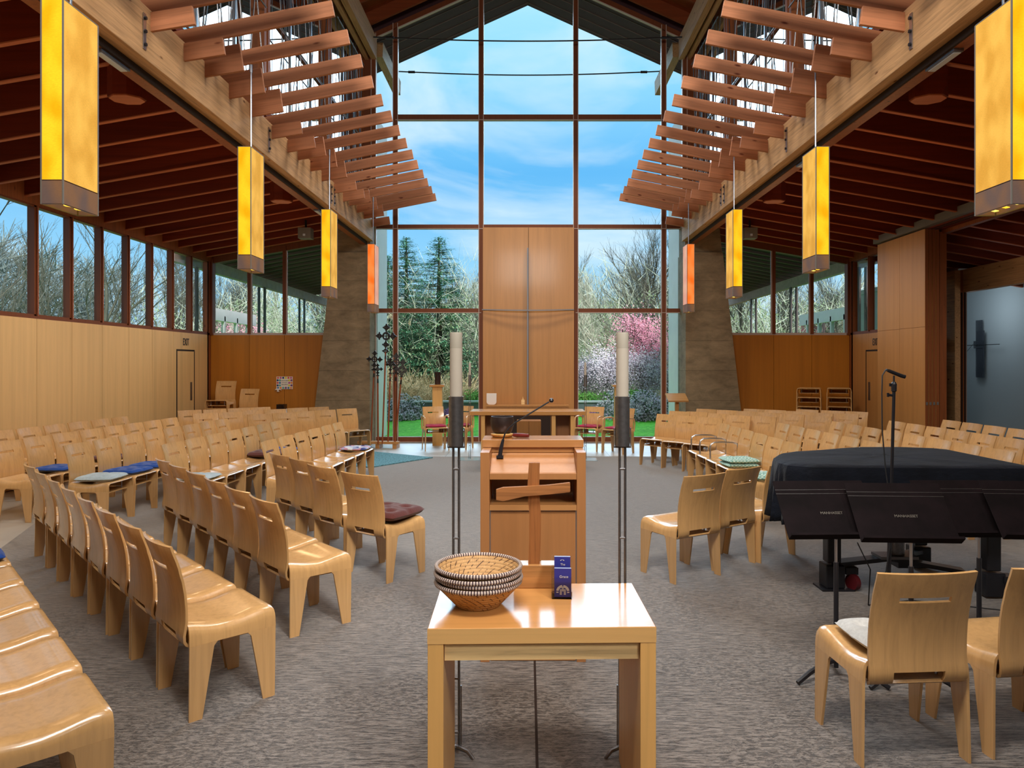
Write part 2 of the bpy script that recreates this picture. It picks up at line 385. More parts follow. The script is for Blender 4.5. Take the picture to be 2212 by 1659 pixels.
# ---- aisle roofs: deck, joists
SL = .175
def jz(ax): return 3.95 + SL*(6.83-ax)      # joist underside height at |x|
for s, xo in ((-1, 7.5), (1, 11.2)):
    d = MB(); n = 'left' if s < 0 else 'right'
    pts = [(s*3.42, -3.8, jz(3.42)+.38), (s*xo, -3.8, jz(xo)+.38), (s*xo, -3.8, jz(xo)+.46), (s*3.42, -3.8, jz(3.42)+.46)]
    d.prism(pts, (0, 19.4, 0)); struct(d.build('ceiling_deck_'+n, M['deck']))
    first = None
    y = 15.05; 
    while y > 2.0:
        j = MB(); a, b = 3.36, (6.95 if s < 0 else 11.0)
        j.prism([(s*a, y, jz(a)+.012), (s*b, y, jz(b)+.012), (s*b, y, jz(b)+.39), (s*a, y, jz(a)+.39)], (0, .05, 0), 0)
        j.prism([(s*a, y-.002, jz(a)), (s*b, y-.002, jz(b)), (s*b, y-.002, jz(b)+.014), (s*a, y-.002, jz(a)+.012)], (0, .054, 0), 1)
        o = struct(j.build('ceiling_joist', [M['joist'], M['joist_edge']]), 'red brown fir joist under the %s aisle roof' % n); o['group'] = 'joists under the %s aisle roof' % n
        y -= .605
    # conduits beside some joists
    for yy in (6.55, 9.55, 12.6):
        c = MB().tube([(s*3.5, yy, jz(3.5)-.012), (s*6.7, yy, jz(6.7)-.012)], .011, 6)
        tag(c.build('conduit_pipe', M['joist_edge']), 'thin conduit run under the %s aisle joists, %s from the window wall' % (n, {12.6: 'nearest', 9.55: 'second', 6.55: 'third'}[yy]), 'pipe', 'conduits under the aisle joists')
# ---- main beams
for s in (-1, 1):
    n = 'left' if s < 0 else 'right'
    b = MB().box((s*3.20, 1.5, 4.23), (s*3.335, 14.75, 4.68), 0).box((s*3.335, 1.5, 4.17), (s*3.36, 14.75, 4.60), 2).box((s*3.36, 1.5, 4.17), (s*3.48, 14.75, 4.62), 1)
    o = struct(b.build('beam_'+n, [M['beam'], M['post'], M['gap']], bevel=.006))
    for y in (5.92, 8.77, 11.55, 11.73):
        p = MB(); x = s*3.197
        p.box((x, y-.022, 4.30), (x-s*.006, y+.022, 4.60))
        pl = p.build('bolted_plate', M['steel_light'])
        tag(pl, 'galvanised plate with three bolts on the %s beam, %s' % (n, {5.92: 'nearest the camera', 8.77: 'above the second hanging lamp', 11.55: 'front one of the close pair', 11.73: 'rear one of the close pair'}[y]), 'plate', 'bolted plates on the beams')
        for z in (4.34, 4.45, 4.56):
            MB().tube([(x-s*.004, y, z), (x-s*.022, y, z)], .015, 6).build('bolt', M['black'], pl)
    for i, y in enumerate((5.8, 8.7, 11.6)):
        f = MB().box((s*3.36, y-.2, 4.145), (s*3.44, y+.2, 4.17)); o = f.build('strip_light', M['steel'])
        MB().box((s*3.372, y-.18, 4.138), (s*3.428, y+.18, 4.145)).build('lens', M['led'], o)
        tag(o, 'slim strip light under the %s beam, %s from the camera' % (n, ORD[i]), 'light', 'strip lights under the beams')
# ---- nave roof
def rz_(x): return 10.3-.45*abs(x)
for s in (-1, 1):
    n = 'left' if s < 0 else 'right'
    d = MB().prism([(0, -3.9, 10.3+.28), (s*5.2, -3.9, rz_(5.2)+.28), (s*5.2, -3.9, rz_(5.2)+.42), (0, -3.9, 10.72)], (0, 19.25, 0), 0)
    struct(d.build('ceiling_nave_'+n, M['nave_deck']))
    d = MB().prism([(0, 15.36, 10.3), (s*5.2, 15.36, rz_(5.2)), (s*5.2, 15.36, rz_(5.2)+.42), (0, 15.36, 10.72)], (0, 1.7, 0), 0)
    for k in range(4):
        yy = 15.7+k*.4; d.prism([(0, yy, 10.29), (s*5.2, yy, rz_(5.2)-.01), (s*5.2, yy, rz_(5.2)+.02), (0, yy, 10.32)], (0, .02, 0), 1)
    struct(d.build('roof_overhang_'+n, [M['soffit'], M['soffit_line']]))
    y = 14.9
    while y > 5.5:
        r = MB().prism([(0, y, 10.3), (s*3.6, y, rz_(3.6)), (s*3.6, y, rz_(3.6)+.3), (0, y, 10.6)], (0, .06, 0))
        o = struct(r.build('ceiling_rafter', M['nave_deck']), 'sloping rafter under the %s side of the high roof' % n); o['group'] = 'rafters under the high roof'
        y -= .9
    e = MB().box((s*3.24, 1, 8.22), (s*3.36, 15.25, 8.68)).box((s*3.42, 1, 8.22), (s*3.5, 15.25, 8.68))
    e.bar((s*3.22, 15.4, 8.50), (s*3.12, 17.0, 8.28), .16, .34)
    struct(e.build('beam_eave_'+n, M['beam']))
    # clerestory posts, sills, glazing
    for i, y in enumerate((3.6, 6.6, 9.6, 12.65, 15.2)):
        p = MB().box((s*3.52, y-.11, 4.66), (s*3.68, y-.03, 8.6)).box((s*3.52, y+.03, 4.66), (s*3.68, y+.11, 8.6)).box((s*3.58, y-.04, 4.66), (s*3.62, y+.04, 8.6))
        o = struct(p.build('trim_clerestory_post', M['post']), 'paired fir post of the %s clerestory' % n); o['group'] = 'clerestory posts'
    w = MB()
    for z in (4.98, 6.55, 8.5): w.box((s*3.58, 1, z-.03), (s*3.64, 15.2, z+.03), 0)
    for y in [1.6+i*1.02 for i in range(14)]: w.box((s*3.59, y-.02, 5.0), (s*3.63, y+.02, 8.5), 1)
    wf = struct(w.build('window_clerestory_'+n, [M['frame'], M['steel_light']]))
    MB().add([(s*3.61, 1, 5), (s*3.61, 15.2, 5), (s*3.61, 15.2, 8.5), (s*3.61, 1, 8.5)], [(0,1,2,3)]).build('pane', M['glass'], wf)
    # steel rod bracing in front of the clerestory, one truss per bay
    for i, (ya, yb) in enumerate(((3.9, 6.4), (6.9, 9.4), (9.9, 12.4), (12.9, 15.0))):
        t = MB(); x = s*3.46
        q = random.Random(i+20*(s+1)); m = 4
        for k in range(m):
            f0 = ya+(yb-ya)*k/m; f1 = ya+(yb-ya)*(k+1)/m
            t.tube([(x, f0, 5.1), (x+s*.04, f1, 8.0)], .008, 5); t.tube([(x, f1, 5.1), (x+s*.04, f0, 8.0)], .008, 5)
            t.tube([(x-s*.03, f0, 5.1), (x-s*.03, f0, 8.0)], .005, 5)
        for z in (5.1, 6.4, 8.0): t.tube([(x, ya, z), (x, yb, z)], .012, 5)
        tag(t.build('rod_bracing', M['steel']), 'criss-cross steel rods before the %s clerestory, %s bay from the camera' % (n, ORD[i]), 'bracing', 'steel rods before the clerestory')
# tie rods
for y, z, k in ((14.9, 8.55, 'inside the tall window'), (16.6, 8.53, 'outside the tall window')):
    x = 3.3 if y < 15.3 else 3.1
    pts = [(-x+2*x*i/16, y, z-.09*math.sin(math.pi*i/16)) for i in range(17)]
    c = MB().tube(pts, .014, 6); 
    for f in (1, 15): c.tube([Vector(pts[f])-Vector((.08,0,0)), Vector(pts[f])+Vector((.08,0,0))], .028, 6)
    tag(c.build('tie_cable', M['black']), 'sagging dark steel tie cable strung across the gable %s' % k, 'cable', 'tie cables across the gable')

# ---- tall window wall
Y = 15.3
XS = [-3.31, -2.84, -1.0, 1.03, 2.92, 3.37]
w = MB()
def vm(x, z0, z1, wd=.085):
    w.box((x-wd/2, Y-.06, z0), (x+wd/2, Y+.07, z1), 0)
    w.box((x-wd/2-.014, Y-.075, z0), (x-wd/2, Y+.02, z1), 1); w.box((x+wd/2, Y-.075, z0), (x+wd/2+.014, Y+.02, z1), 1)
def hm(x0, x1, z, hd=.085):
    w.box((x0, Y-.055, z-hd/2), (x1, Y+.065, z+hd/2), 0)
    w.box((x0, Y-.07, z-hd/2-.012), (x1, Y+.02, z-hd/2), 1)
for x in XS: vm(x, .02, rz_(x)-.02)
hm(XS[0], XS[2], 2.837); hm(XS[3], XS[5], 2.837); hm(XS[0], XS[5], 4.64); hm(XS[1], XS[4], 6.99, .11)
hm(XS[0], XS[2], .07, .10); hm(XS[3], XS[5], .07, .10)
for s in (-1, 1): w.bar((0, Y, 10.3-.07), (s*3.42, Y, rz_(3.42)-.07), .14, .10, 0); w.bar((0, Y-.03, 10.3-.135), (s*3.3, Y-.03, rz_(3.3)-.135), .06, .02, 1)
wf = struct(w.build('window_1', [M['frame'], M['frame_edge']]))
g = MB()
for a, b in zip(XS[:-1], XS[1:]):
    zt = 4.64 if abs((a+b)/2) < .5 else .1
    tops = [(b, Y, rz_(b)-.05), (a, Y, rz_(a)-.05)] if a*b > 0 else [(b, Y, rz_(b)-.05), (0, Y, 10.25), (a, Y, rz_(a)-.05)]
    vs = [(a, Y, zt), (b, Y, zt)]+tops; g.add(vs, [tuple(range(len(vs)))])
g.build('pane', M['glass'], wf)
# centre wood panel between the windows
p = MB().box((-.955, 15.12, .03), (.012, 15.24, 2.825), 0).box((.02, 15.12, .03), (.985, 15.24, 2.825), 0).box((-.955, 15.12, 2.84), (.012, 15.24, 4.595), 0).box((.02, 15.12, 2.84), (.985, 15.24, 4.595), 0).box((-.955, 15.2, .0), (.985, 15.26, 4.6), 1)
struct(p.build('wall_centre', [M['fir'], M['gap']]))
c = thing('wall_cross', 'slim steel cross with a bowed arm on the tall wood panel', 'cross', (.0, 15.1, 0))
MB().box((-.014, -.11, .82), (.014, .02, 4.14)).build('upright', M['cross_steel'], c)
a = MB(); pts = [(-.97+1.95*i/14, -.04-.07*math.sin(math.pi*i/14), 2.84-.02*math.sin(math.pi*i/14)) for i in range(15)]
for i in range(14): a.bar(pts[i], pts[i+1], .03, .022)
a.build('crossbar', M['cross_steel'], c)

# ---- piers
for s in (-1, 1):
    n = 'left' if s < 0 else 'right'
    b = MB().prism([(s*3.27, 14.7, 0), (s*4.50, 14.7, 0), (s*4.04, 14.7, 4.0), (s*3.27, 14.7, 4.0)], (0, .75, 0)).prism([(s*3.27, 14.76, 4.0), (s*4.04, 14.76, 4.0), (s*3.98, 14.76, 4.62), (s*3.27, 14.76, 4.62)], (0, .6, 0))
    for z in (1.2, 2.05): b.box((s*3.75-.008, 14.695, z), (s*3.75+.008, 14.70, z+.016))
    struct(b.build('wall_pier_'+n, M['concrete'], bevel=.01))
    struct(MB().prism([(s*3.42, 15.46, -.1), (s*3.66, 15.46, -.1), (s*3.60, 15.46, 7.3), (s*3.42, 15.46, 7.3)], (0, 1.8, 0)).build('wall_fin_'+n, M['concrete_out']))
    # plug between pier and high wall
    struct(MB().box((s*3.36, 15.25, 4.6), (s*3.9, 15.4, 8.6)).build('wall_jamb_'+n, M['frame']))

# ---- side walls (wood dado, window band)
SW = {-1: -6.83, 1: 6.93}
def dado(name, mat, planks, x, z1, t, plane):
    b = MB()
    for a, c in planks:
        if plane == 'x': b.box((x, a+.004, .01), (x+t, c-.004, z1), 0)
        else: b.box((a+.004, x, .01), (c-.004, x+t, z1), 0)
    lo, hi = min(a for a, c in planks), max(c for a, c in planks)
    if plane == 'x': b.box((x+t*.4, lo, .0), (x+t*1.4, hi, z1-.005), 1)
    else: b.box((lo, x+t*.4, .0), (hi, x+t*1.4, z1-.005), 1)
    return struct(b.build(name, [mat, M['gap']]))
ys = [15.2-.76*i for i in range(18)]
dado('wall_left', M['maple_wall'], [(b, a) for a, b in zip(ys[:-1], ys[1:])], -6.83, 2.31, -.08, 'x')
dado('wall_right', M['fir'], [(b, a) for a, b in zip(ys[:3], ys[1:3])]+[(12.4, ys[2])], 6.93, 2.31, .08, 'x')
dado('wall_back_left', M['amber_wall'], [(-6.83, -6.0), (-6.0, -5.24), (-5.24, -4.3)], 15.3, 2.31, .08, 'y')
dado('wall_back_right', M['amber_wall'], [(4.3, 5.3), (5.3, 6.12), (6.12, 6.93)], 15.3, 2.31, .08, 'y')
for s in (-1, 1):
    n = 'left' if s < 0 else 'right'; x = SW[s]; xo = x+s*.10
    w = MB(); w.box((x, ys[-1] if s < 0 else 12.4, 2.31), (xo, 15.3, 2.37), 0); w.box((x, ys[-1] if s < 0 else 12.4, 3.86), (xo, 15.3, 4.0), 0); w.box((x-s*.02, 2.2 if s < 0 else 12.4, 3.88), (x+s*.16, 15.3, 4.3), 2)
    for i, y in enumerate(ys if s < 0 else ys[:4]):
        w.box((x, y-.05, 2.35), (xo, y+.02, 3.9), 0); w.box((x-s*.015, y-.015, 2.35), (x+s*.05, y+.0, 3.9), 0); w.box((x-s*.004, y+.02, 2.35), (x+s*.03, y+.034, 3.9), 1)
    wf = struct(w.build('window_side_'+n, [M['frame'], M['joist_edge'], M['post']]))
    y0 = ys[-1] if s < 0 else 12.4
    xx = x+s*.06
    MB().add([(xx, y0, 2.37), (xx, 15.25, 2.37), (xx, 15.25, 3.88), (xx, y0, 3.88)], [(0,1,2,3)]).build('pane', M['glass'], wf)
    # back aisle window
    w = MB(); w.box((s*3.9, 15.3, 2.31), (x, 15.4, 2.36), 1); 
    w.prism([(s*4.0, 15.3, jz(4.0)-.10), (x, 15.3, jz(abs(x))-.10), (x, 15.3, jz(abs(x))+.4), (s*4.0, 15.3, jz(4.0)+.4)], (0, .1, 0), 0)
    for xm in ((6.0, 5.24) if s < 0 else (5.3, 6.12)):
        w.box((s*xm-.035, 15.28, 2.33), (s*xm+.035, 15.4, jz(xm)), 0); w.box((s*xm-.065 if s > 0 else s*xm+.035, 15.29, 2.33), (s*xm-.035 if s > 0 else s*xm+.065, 15.3, jz(xm)-.1), 1)
    w.box((x, 15.25, 2.31), (x-s*.06, 15.4, 3.95), 0)
    wf = struct(w.build('window_back_'+n, [M['frame'], M['frame_edge']]))
    MB().add([(s*3.9, 15.35, 2.35), (x, 15.35, 2.35), (x, 15.35, 4.0), (s*3.9, 15.35, 4.5)], [(0,1,2,3)]).build('pane', M['glass'], wf)
struct(MB().box((-6.93, 15.14, 0), (-6.83, 15.42, 4.3)).build('trim_corner_left', M['post']))
struct(MB().box((6.93, 15.14, 0), (7.03, 15.42, 4.3)).build('trim_corner_right', M['post']))
# ---- walls behind the viewer
struct(MB().box((-7.6, -3.9, 0), (11.2, -3.8, 5.2)).box((-3.7, -3.9, 5.2), (3.7, -3.8, 10.4)).build('wall_rear', M['fir']))
struct(MB().box((-6.95, -3.8, 0), (-6.85, 2.2, 4.2)).build('wall_left_rear', M['maple_wall']))
struct(MB().box((10.5, -3.8, 0), (10.6, 5, 3.3)).build('wall_right_rear', M['maple_wall']))
# ---- EXIT letters and flush doors
def text(name, body, size, loc, rot, mat, parent=None, extrude=.002, width=1.0, align='CENTER'):
    cu = bpy.data.curves.new(name, 'FONT'); cu.body = body; cu.size = size; cu.extrude = extrude; cu.align_x = align; cu.align_y = 'CENTER'
    tmp = bpy.data.objects.new(name+'_tmp', cu); COL.objects.link(tmp)
    dg = bpy.context.evaluated_depsgraph_get(); me = bpy.data.meshes.new_from_object(tmp.evaluated_get(dg)); me.name = name
    bpy.data.objects.remove(tmp); o = bpy.data.objects.new(name, me); COL.objects.link(o)
    me.materials.clear(); me.materials.append(mat); o.location = loc; o.rotation_euler = rot; o.scale = (width, 1, 1)
    if parent: o.parent = parent
    return o
o = text('exit_lettering', 'EXIT', .20, (-6.822, 14.18, 2.12), (R(90), 0, R(90)), M['ink'], width=.62)
tag(o, 'black EXIT lettering on the pale left wall above the flush door', 'sign')
o = text('exit_lettering', 'EXIT', .20, (6.922, 14.13, 2.12), (R(90), 0, R(-90)), M['ink'], width=.62)
tag(o, 'black EXIT lettering on the right wall, partly behind the sliding panel', 'sign')
for s, x in ((-1, -6.83), (1, 6.93)):
    d = MB().box((x-s*.004, 13.84, .01), (x+s*.01, 14.52, 1.94), 0).box((x-s*.002, 13.80, .01), (x+s*.01, 14.56, 1.975), 1)
    dd = struct(d.build('door_1' if s < 0 else 'door_2', [M['maple_wall'] if s < 0 else M['fir'], M['gap']]))
    MB().box((x-s*.008, 14.36, .95), (x-s*.003, 14.44, 1.32)).build('door_handle', M['steel'], dd)
# ---- sliding partition panels and track
for i in range(4):
    x = 6.60+i*.072
    b = MB().box((x, 11.8+.02*i, .02), (x+.055, 12.6, 2.3), 0).box((x, 12.605, .02), (x+.055, 13.4, 2.3), 0).box((x, 11.8+.02*i, 2.305), (x+.055, 12.6, 3.93), 0).box((x, 12.605, 2.305), (x+.055, 13.4, 3.93), 0).box((x+.006, 11.795+.02*i, .02), (x+.05, 13.4, 3.93), 1)
    o = b.build('sliding_panel', [M['fir'], M['post']])
    MB().box((x+.012, 11.789+.02*i, 1.0), (x+.042, 11.794+.02*i, 1.05)).build('pull', M['steel_light'], o)
    tag(o, 'tall fir-veneered sliding panel on the right, %s of the parked stack from the nave' % ORD[i], 'panel', 'parked sliding panels')
b = MB().box((6.54, 3, 3.95), (6.66, 13.45, 4.08), 0).box((6.66, 3, 3.93), (6.95, 13.45, 3.97), 1).box((6.95, 3, 3.87), (7.05, 13.45, 4.1), 2).box((6.70, 3, 3.925), (6.73, 13.4, 3.93), 3).box((6.78, 3, 3.925), (6.81, 13.4, 3.93), 3)
struct(b.build('trim_sliding_track', [M['track'], M['joist'], M['post'], M['gap']]))
struct(MB().box((6.90, 11.9, 0), (7.02, 12.08, 3.9)).build('trim_partition_post', M['post']))
# ---- adjoining room on the right
w = MB(); yy = 13.4
w.box((7.0, yy, 2.12), (8.12, yy+.1, 2.22), 0).box((7.0, yy, 3.24), (8.12, yy+.1, 3.5), 0).box((8.02, yy, 0), (8.12, yy+.1, 3.4), 0).box((7.0, yy, 0), (7.1, yy+.1, 3.4), 0)
wf = struct(w.build('window_3', M['frame'])); MB().add([(7.1, yy+.05, 2.2), (8.02, yy+.05, 2.2), (8.02, yy+.05, 3.3), (7.1, yy+.05, 3.3)], [(0,1,2,3)]).build('pane', M['glass'], wf)
d = MB().box((7.1, yy+.02, .02), (7.62, yy+.07, 2.1), 0).box((7.82, yy+.02, .02), (8.02, yy+.07, 2.1), 0).box((7.6, yy+.02, .02), (7.84, yy+.07, .2), 0).box((7.6, yy+.02, 2.0), (7.84, yy+.07, 2.1), 0)
dd = struct(d.build('door_3', M['frame']))
MB().box((7.62, yy+.04, .2), (7.82, yy+.05, 2.0)).build('door_glass', M['glass'], dd)
MB().box((7.60, yy-.03, .93), (7.98, yy+.0, .97)).tube([(7.93, yy-.02, 1.02), (7.93, yy-.06, 1.02), (7.86, yy-.06, .98)], .012).box((7.9, yy-.02, .98), (7.97, yy+.02, 1.2)).build('push_bar', M['steel_light'], dd)
struct(MB().box((7.0, 15.4, 0), (9.4, 15.5, 2.4)).build('wall_outdoor_block', M['brick']))
struct(MB().box((7.82, 13.0, 0), (7.92, 13.38, 3.4), 0).box((7.92, 13.05, 0), (8.06, 13.38, 3.4), 1).box((7.96, 13.03, 0), (7.985, 13.05, 3.0), 2).box((8.02, 13.03, 0), (8.04, 13.05, 3.0), 2).build('trim_opening_post', [M['beam'], M['post'], M['gap']]))
struct(MB().box((8.0, 5, 3.0), (8.14, 13.2, 3.42)).build('beam_side_room', M['beam']))
struct(MB().box((10.5, 5, 0), (10.6, 18, 3.5)).build('wall_far_right', M['white_wall']))
struct(MB().box((8.2, 17.9, 0), (10.6, 18, 3.4)).box((8.25, 13.5, 0), (8.35, 18, 3.4)).build('wall_side_room_end', M['white_wall']))
struct(MB().box((8.2, 13.5, 3.4), (10.7, 18, 3.5)).build('ceiling_side_room', M['white_wall']))
struct(MB().box((8.2, 13.5, -.1), (10.7, 18, .0)).build('floor_side_room', M['floor']))
sc_t = thing('wall_sculpture', 'smoky layered mesh cross hung on the plaster wall at far right', 'sculpture', (10.44, 16.35, 2.0))
MB().box((-.02, -.05, -.62), (0, .17, .70)).box((-.05, -.17, -.62), (-.03, .10, .45)).box((-.07, -.17, .05), (-.05, .17, .22)).build('mesh_panels', M['veil'], sc_t)
MB().tube([(-.08, -.75, .12), (-.08, .8, .13)], .008).tube([(-.08, .8, -.3), (-.08, .1, .2)], .004).build('thin_rods', M['black'], sc_t)
# ================================================================== CHAIRS
def sheet(xs, prof, holes, wfun, cfun, t, name, mat, parent):
    bm = bmesh.new(); g = []
    for j, (y, z) in enumerate(prof):
        row = []
        for x in xs:
            wx = x*wfun(j); row.append(bm.verts.new((wx, y+cfun(wx, j), z)))
        g.append(row)
    for j in range(len(prof)-1):
        for i in range(len(xs)-1):
            xm = (xs[i]+xs[i+1])/2
            if any(a < xm < b and ja <= j < jb for a, b, ja, jb in holes): continue
            bm.faces.new((g[j][i], g[j][i+1], g[j+1][i+1], g[j+1][i]))
    loose = [v for v in bm.verts if not v.link_faces]; bmesh.ops.delete(bm, geom=loose, context='VERTS')
    bmesh.ops.recalc_face_normals(bm, faces=bm.faces)
    bmesh.ops.solidify(bm, geom=list(bm.faces), thickness=t)
    bmesh.ops.recalc_face_normals(bm, faces=bm.faces)
    me = bpy.data.meshes.new(name); bm.to_mesh(me); bm.free(); me.materials.append(mat)
    me.polygons.foreach_set('use_smooth', [True]*len(me.polygons)); me.set_sharp_from_angle(angle=R(38))
    o = bpy.data.objects.new(name, me); COL.objects.link(o); o.parent = parent; return o
def seat_mesh(parent, mat):
    sec = [(-.232, .355), (-.229, .40), (-.224, .425), (-.212, .442), (-.19, .450), (-.14, .450), (-.07, .449), (0, .449)]
    sec = sec + [(-x, z) for x, z in sec[:-1][::-1]]
    ysv = [-.20, -.17, -.12, -.06, 0, .06, .11, .15, .185, .205, .212]
    zo = [.004, -.002, -.014, -.022, -.023, -.016, -.006, .001, .003, -.002, -.010]
    bm = bmesh.new(); g = []
    for y, dz in zip(ysv, zo):
        g.append([bm.verts.new((x, y, z+dz*(1 if z > .43 else max(0, (z-.355)/.075)))) for x, z in sec])
    for j in range(len(ysv)-1):
        for i in range(len(sec)-1): bm.faces.new((g[j][i], g[j][i+1], g[j+1][i+1], g[j+1][i]))
    bmesh.ops.recalc_face_normals(bm, faces=bm.faces)
    if sum((f.normal.z for f in bm.faces)) < 0: bmesh.ops.reverse_faces(bm, faces=bm.faces)
    bmesh.ops.solidify(bm, geom=list(bm.faces), thickness=.013); bmesh.ops.recalc_face_normals(bm, faces=bm.faces)
    me = bpy.data.meshes.new('seat'); bm.to_mesh(me); bm.free(); me.materials.append(mat)
    me.polygons.foreach_set('use_smooth', [True]*len(me.polygons)); me.set_sharp_from_angle(angle=R(38))
    o = bpy.data.objects.new('seat', me); COL.objects.link(o); o.parent = parent; return o
def leg_mesh(parent, mat, s, front):
    if front: prof = [(.212, .3551), (.205, .0), (.146, .0), (.088, .335), (.070, .3551)]
    else: prof = [(-.20, .3551), (-.205, .0), (-.146, .0), (-.088, .335), (-.070, .3551)]
    b = MB(); xo = lambda z: s*(.238-.006*z/.355); n = len(prof)
    outer = [(xo(z), y, z) for y, z in prof]; inner = [(xo(z)-s*.013, y, z) for y, z in prof]
    fs = [tuple(range(n)), tuple(range(2*n-1, n-1, -1))]+[(i, (i+1) % n, n+(i+1) % n, n+i) for i in range(n)]
    b.add(outer+inner, fs)
    return b.build('leg', mat, parent, bevel=.0018)
PROF = [(-.292, .83), (-.283, .80), (-.270, .765), (-.257, .726), (-.251, .703), (-.238, .66), (-.226, .60), (-.219, .53), (-.217, .47), (-.221, .430), (-.224, .405), (-.221, .376), (-.210, .356), (-.190, .343), (-.15, .337), (-.08, .336), (.05, .334), (.165, .332)]
XSB = [-1, -.93, -.75, -.52, -.47, -.25, 0, .25, .47, .52, .75, .93, 1]
def make_chair(name, label, cat, arms=False, back=True, low=False):
    t = thing(name, label, cat); m = M['chair']
    seat_mesh(t, m)
    if back:
        W = .212
        sheet([x*W for x in XSB], PROF, [(-.52*W, .52*W, 3, 4), (-.52*W, .52*W, 10, 12)],
              lambda j: 1.0 if j < 12 else (.97 if j < 14 else .86), lambda x, j: (.030*((x/.21)**2)-.018)*max(0, min(1, (11-j)/8)), .012, 'backrest', M['chair_back'], t)
    else:
        sheet([x*.2 for x in XSB], [(-.19, .40), (-.18, .37), (-.15, .345), (-.05, .338), (.12, .336)], [], lambda j: .9, lambda x, j: 0, .012, 'shelf', m, t)
    for s in (-1, 1):
        for fr in (1, 0): leg_mesh(t, m, s, fr)
    st = MB()
    for sx in (-1, 1):
        for y in (-.12, .13): st.tube([(sx*.14, y, .34), (sx*.14, y, .43)], .006, 6)
    st.build('spacer', M['steel_light'], t)
    if arms:
        for s in (-1, 1):
            a = MB(); x = s*.236
            a.tube([(x, -.20, .40), (x, -.222, .56), (x, -.20, .635), (x, -.14, .655), (x, 0, .66), (x, .10, .655), (x, .145, .63), (x, .155, .58), (x, .15, .40)], .011 if arms == 2 else .014, 8)
            a.build('armrest', M['steel_light'] if arms == 2 else M['chair'], t, smooth=True)
    return t
def K(v): return (EYE-.83)*F/(v-CY)
def place(t, x, y, phi, z=0):
    # x, y: middle of the top edge of the backrest; phi: heading in degrees from +X
    h = Vector((math.cos(R(phi)), math.sin(R(phi))))
    t.location = (x+h.x*.285, y+h.y*.285, z); t.rotation_euler = (0, 0, R(phi-90)); return t
proto = make_chair('plywood_chair', 'x', 'chair')
proto_arm = make_chair('armchair', 'x', 'armchair', arms=1)
proto_arm2 = make_chair('armchair', 'x', 'armchair', arms=2)
proto_stool = make_chair('backless_chair', 'x', 'stool', back=False)
used = set()
def new_chair(p, label, group, cat=None):
    if p.name in used: o = copy_tree(p)
    else: o = p; used.add(p.name)
    tag(o, label, cat, group); return o
CH = {}
def row(key, pts, phi, where, end, group, fit=None, arm=()):
    P = []
    for u, v in pts: y = K(v); P.append([(u-CX)*y/F, y])
    if fit and len(P) > 2:
        n = len(P); mid = Vector((sum(p[0] for p in P)/n, sum(p[1] for p in P)/n)); d = Vector(P[-1])-Vector(P[0]); sp = max(d.length/(n-1), fit); d.normalize()
        # least-squares direction
        sxx = sum((p[0]-mid.x)**2 for p in P); syy = sum((p[1]-mid.y)**2 for p in P); sxy = sum((p[0]-mid.x)*(p[1]-mid.y) for p in P)
        a = .5*math.atan2(2*sxy, sxx-syy); dd = Vector((math.cos(a), math.sin(a))); dd = dd if dd.dot(d) > 0 else -dd
        P = [list(mid+dd*sp*(i-(n-1)/2)) for i in range(n)]
    for i, (x, y) in enumerate(P):
        ph = phi[i] if isinstance(phi, (list, tuple)) else phi+random.Random(hash_(key)+i).uniform(-1.5, 1.5)
        p = proto_arm2 if i in arm else proto
        lab = '%s, %s from %s of %s' % ('blond plywood armchair' if i in arm else 'blond plywood chair', ORD[i], end, where)
        o = new_chair(p, lab, group); place(o, x, y, ph); CH[key, i] = (o, ph)
def hash_(s): return sum(ord(c)*(i+3) for i, c in enumerate(s))
row('A', [(334.5,1171),(286.6,1128),(220.6,1100),(169.5,1077),(141,1052),(111,1033.5),(88.5,1018),(59,1007)], 43, 'the second diagonal row at lower left', 'the near end', 'chairs in the second diagonal row at lower left', .478)
row('B', [(563,1079),(508,1056),(464,1036),(413.5,1023),(383,1006),(349,994)], 44, 'the third diagonal row at lower left', 'the near end', 'chairs in the third diagonal row at lower left', .478)
row('C', [(773,1024),(690.5,1008),(647,993.5),(602.5,982.5)], [54, 47, 46, 45], 'the innermost diagonal row at left', 'the aisle end', 'chairs in the innermost diagonal row at left')
row('D', [(722.5,915),(703,920),(673,928),(643,935),(616.5,942.5),(585.5,950.5)], -2, 'the inner straight row on the left', 'the window end', 'chairs in the inner straight row on the left', .478)
row('E', [(585.5,912.5),(561,917.5),(534,923),(499,931),(465,938),(425.5,946),(377,955)], -2, 'the second straight row on the left', 'the window end', 'chairs in the second straight row on the left', .478)
row('F', [(467,908.5),(438,912),(407.5,918),(368.5,924),(332.5,930),(283,939),(231,948),(167,957.5)], -2, 'the third straight row on the left', 'the window end', 'chairs in the third straight row on the left', .478)
row('G', [(358,905.5),(323,909.5),(283,915.5),(239,921),(188.5,927),(143,935),(82,943),(22,953)], -3, 'the fourth straight row on the left', 'the window end', 'chairs in the fourth straight row on the left', .478)
row('H', [(246,902.5),(205,907.5),(165,912),(118.5,917),(67,923),(11,930)], -3, 'the row along the left wall', 'the window end', 'chairs in the row along the left wall', .478)
row('J', [(748,883),(701,886),(654,889),(612.5,892),(560,894.5)], -47, 'the front row at far left', 'the window end', 'chairs in the front row at far left')
row('N', [(688,879.5),(642,881.5),(593,884.5),(546,886),(497,890.5),(443,893)], -47, 'the middle row at far left', 'the window end', 'chairs in the middle row at far left')
row('L', [(561,880),(515,882),(463,884.5),(409,886.5)], -47, 'the rearmost row at far left', 'the window end', 'chairs in the rearmost row at far left')
row('Jr', [(1443,895.5),(1489,899),(1536,902.5)], 227, 'the front row at far right', 'the window end', 'chairs in the front row at far right')
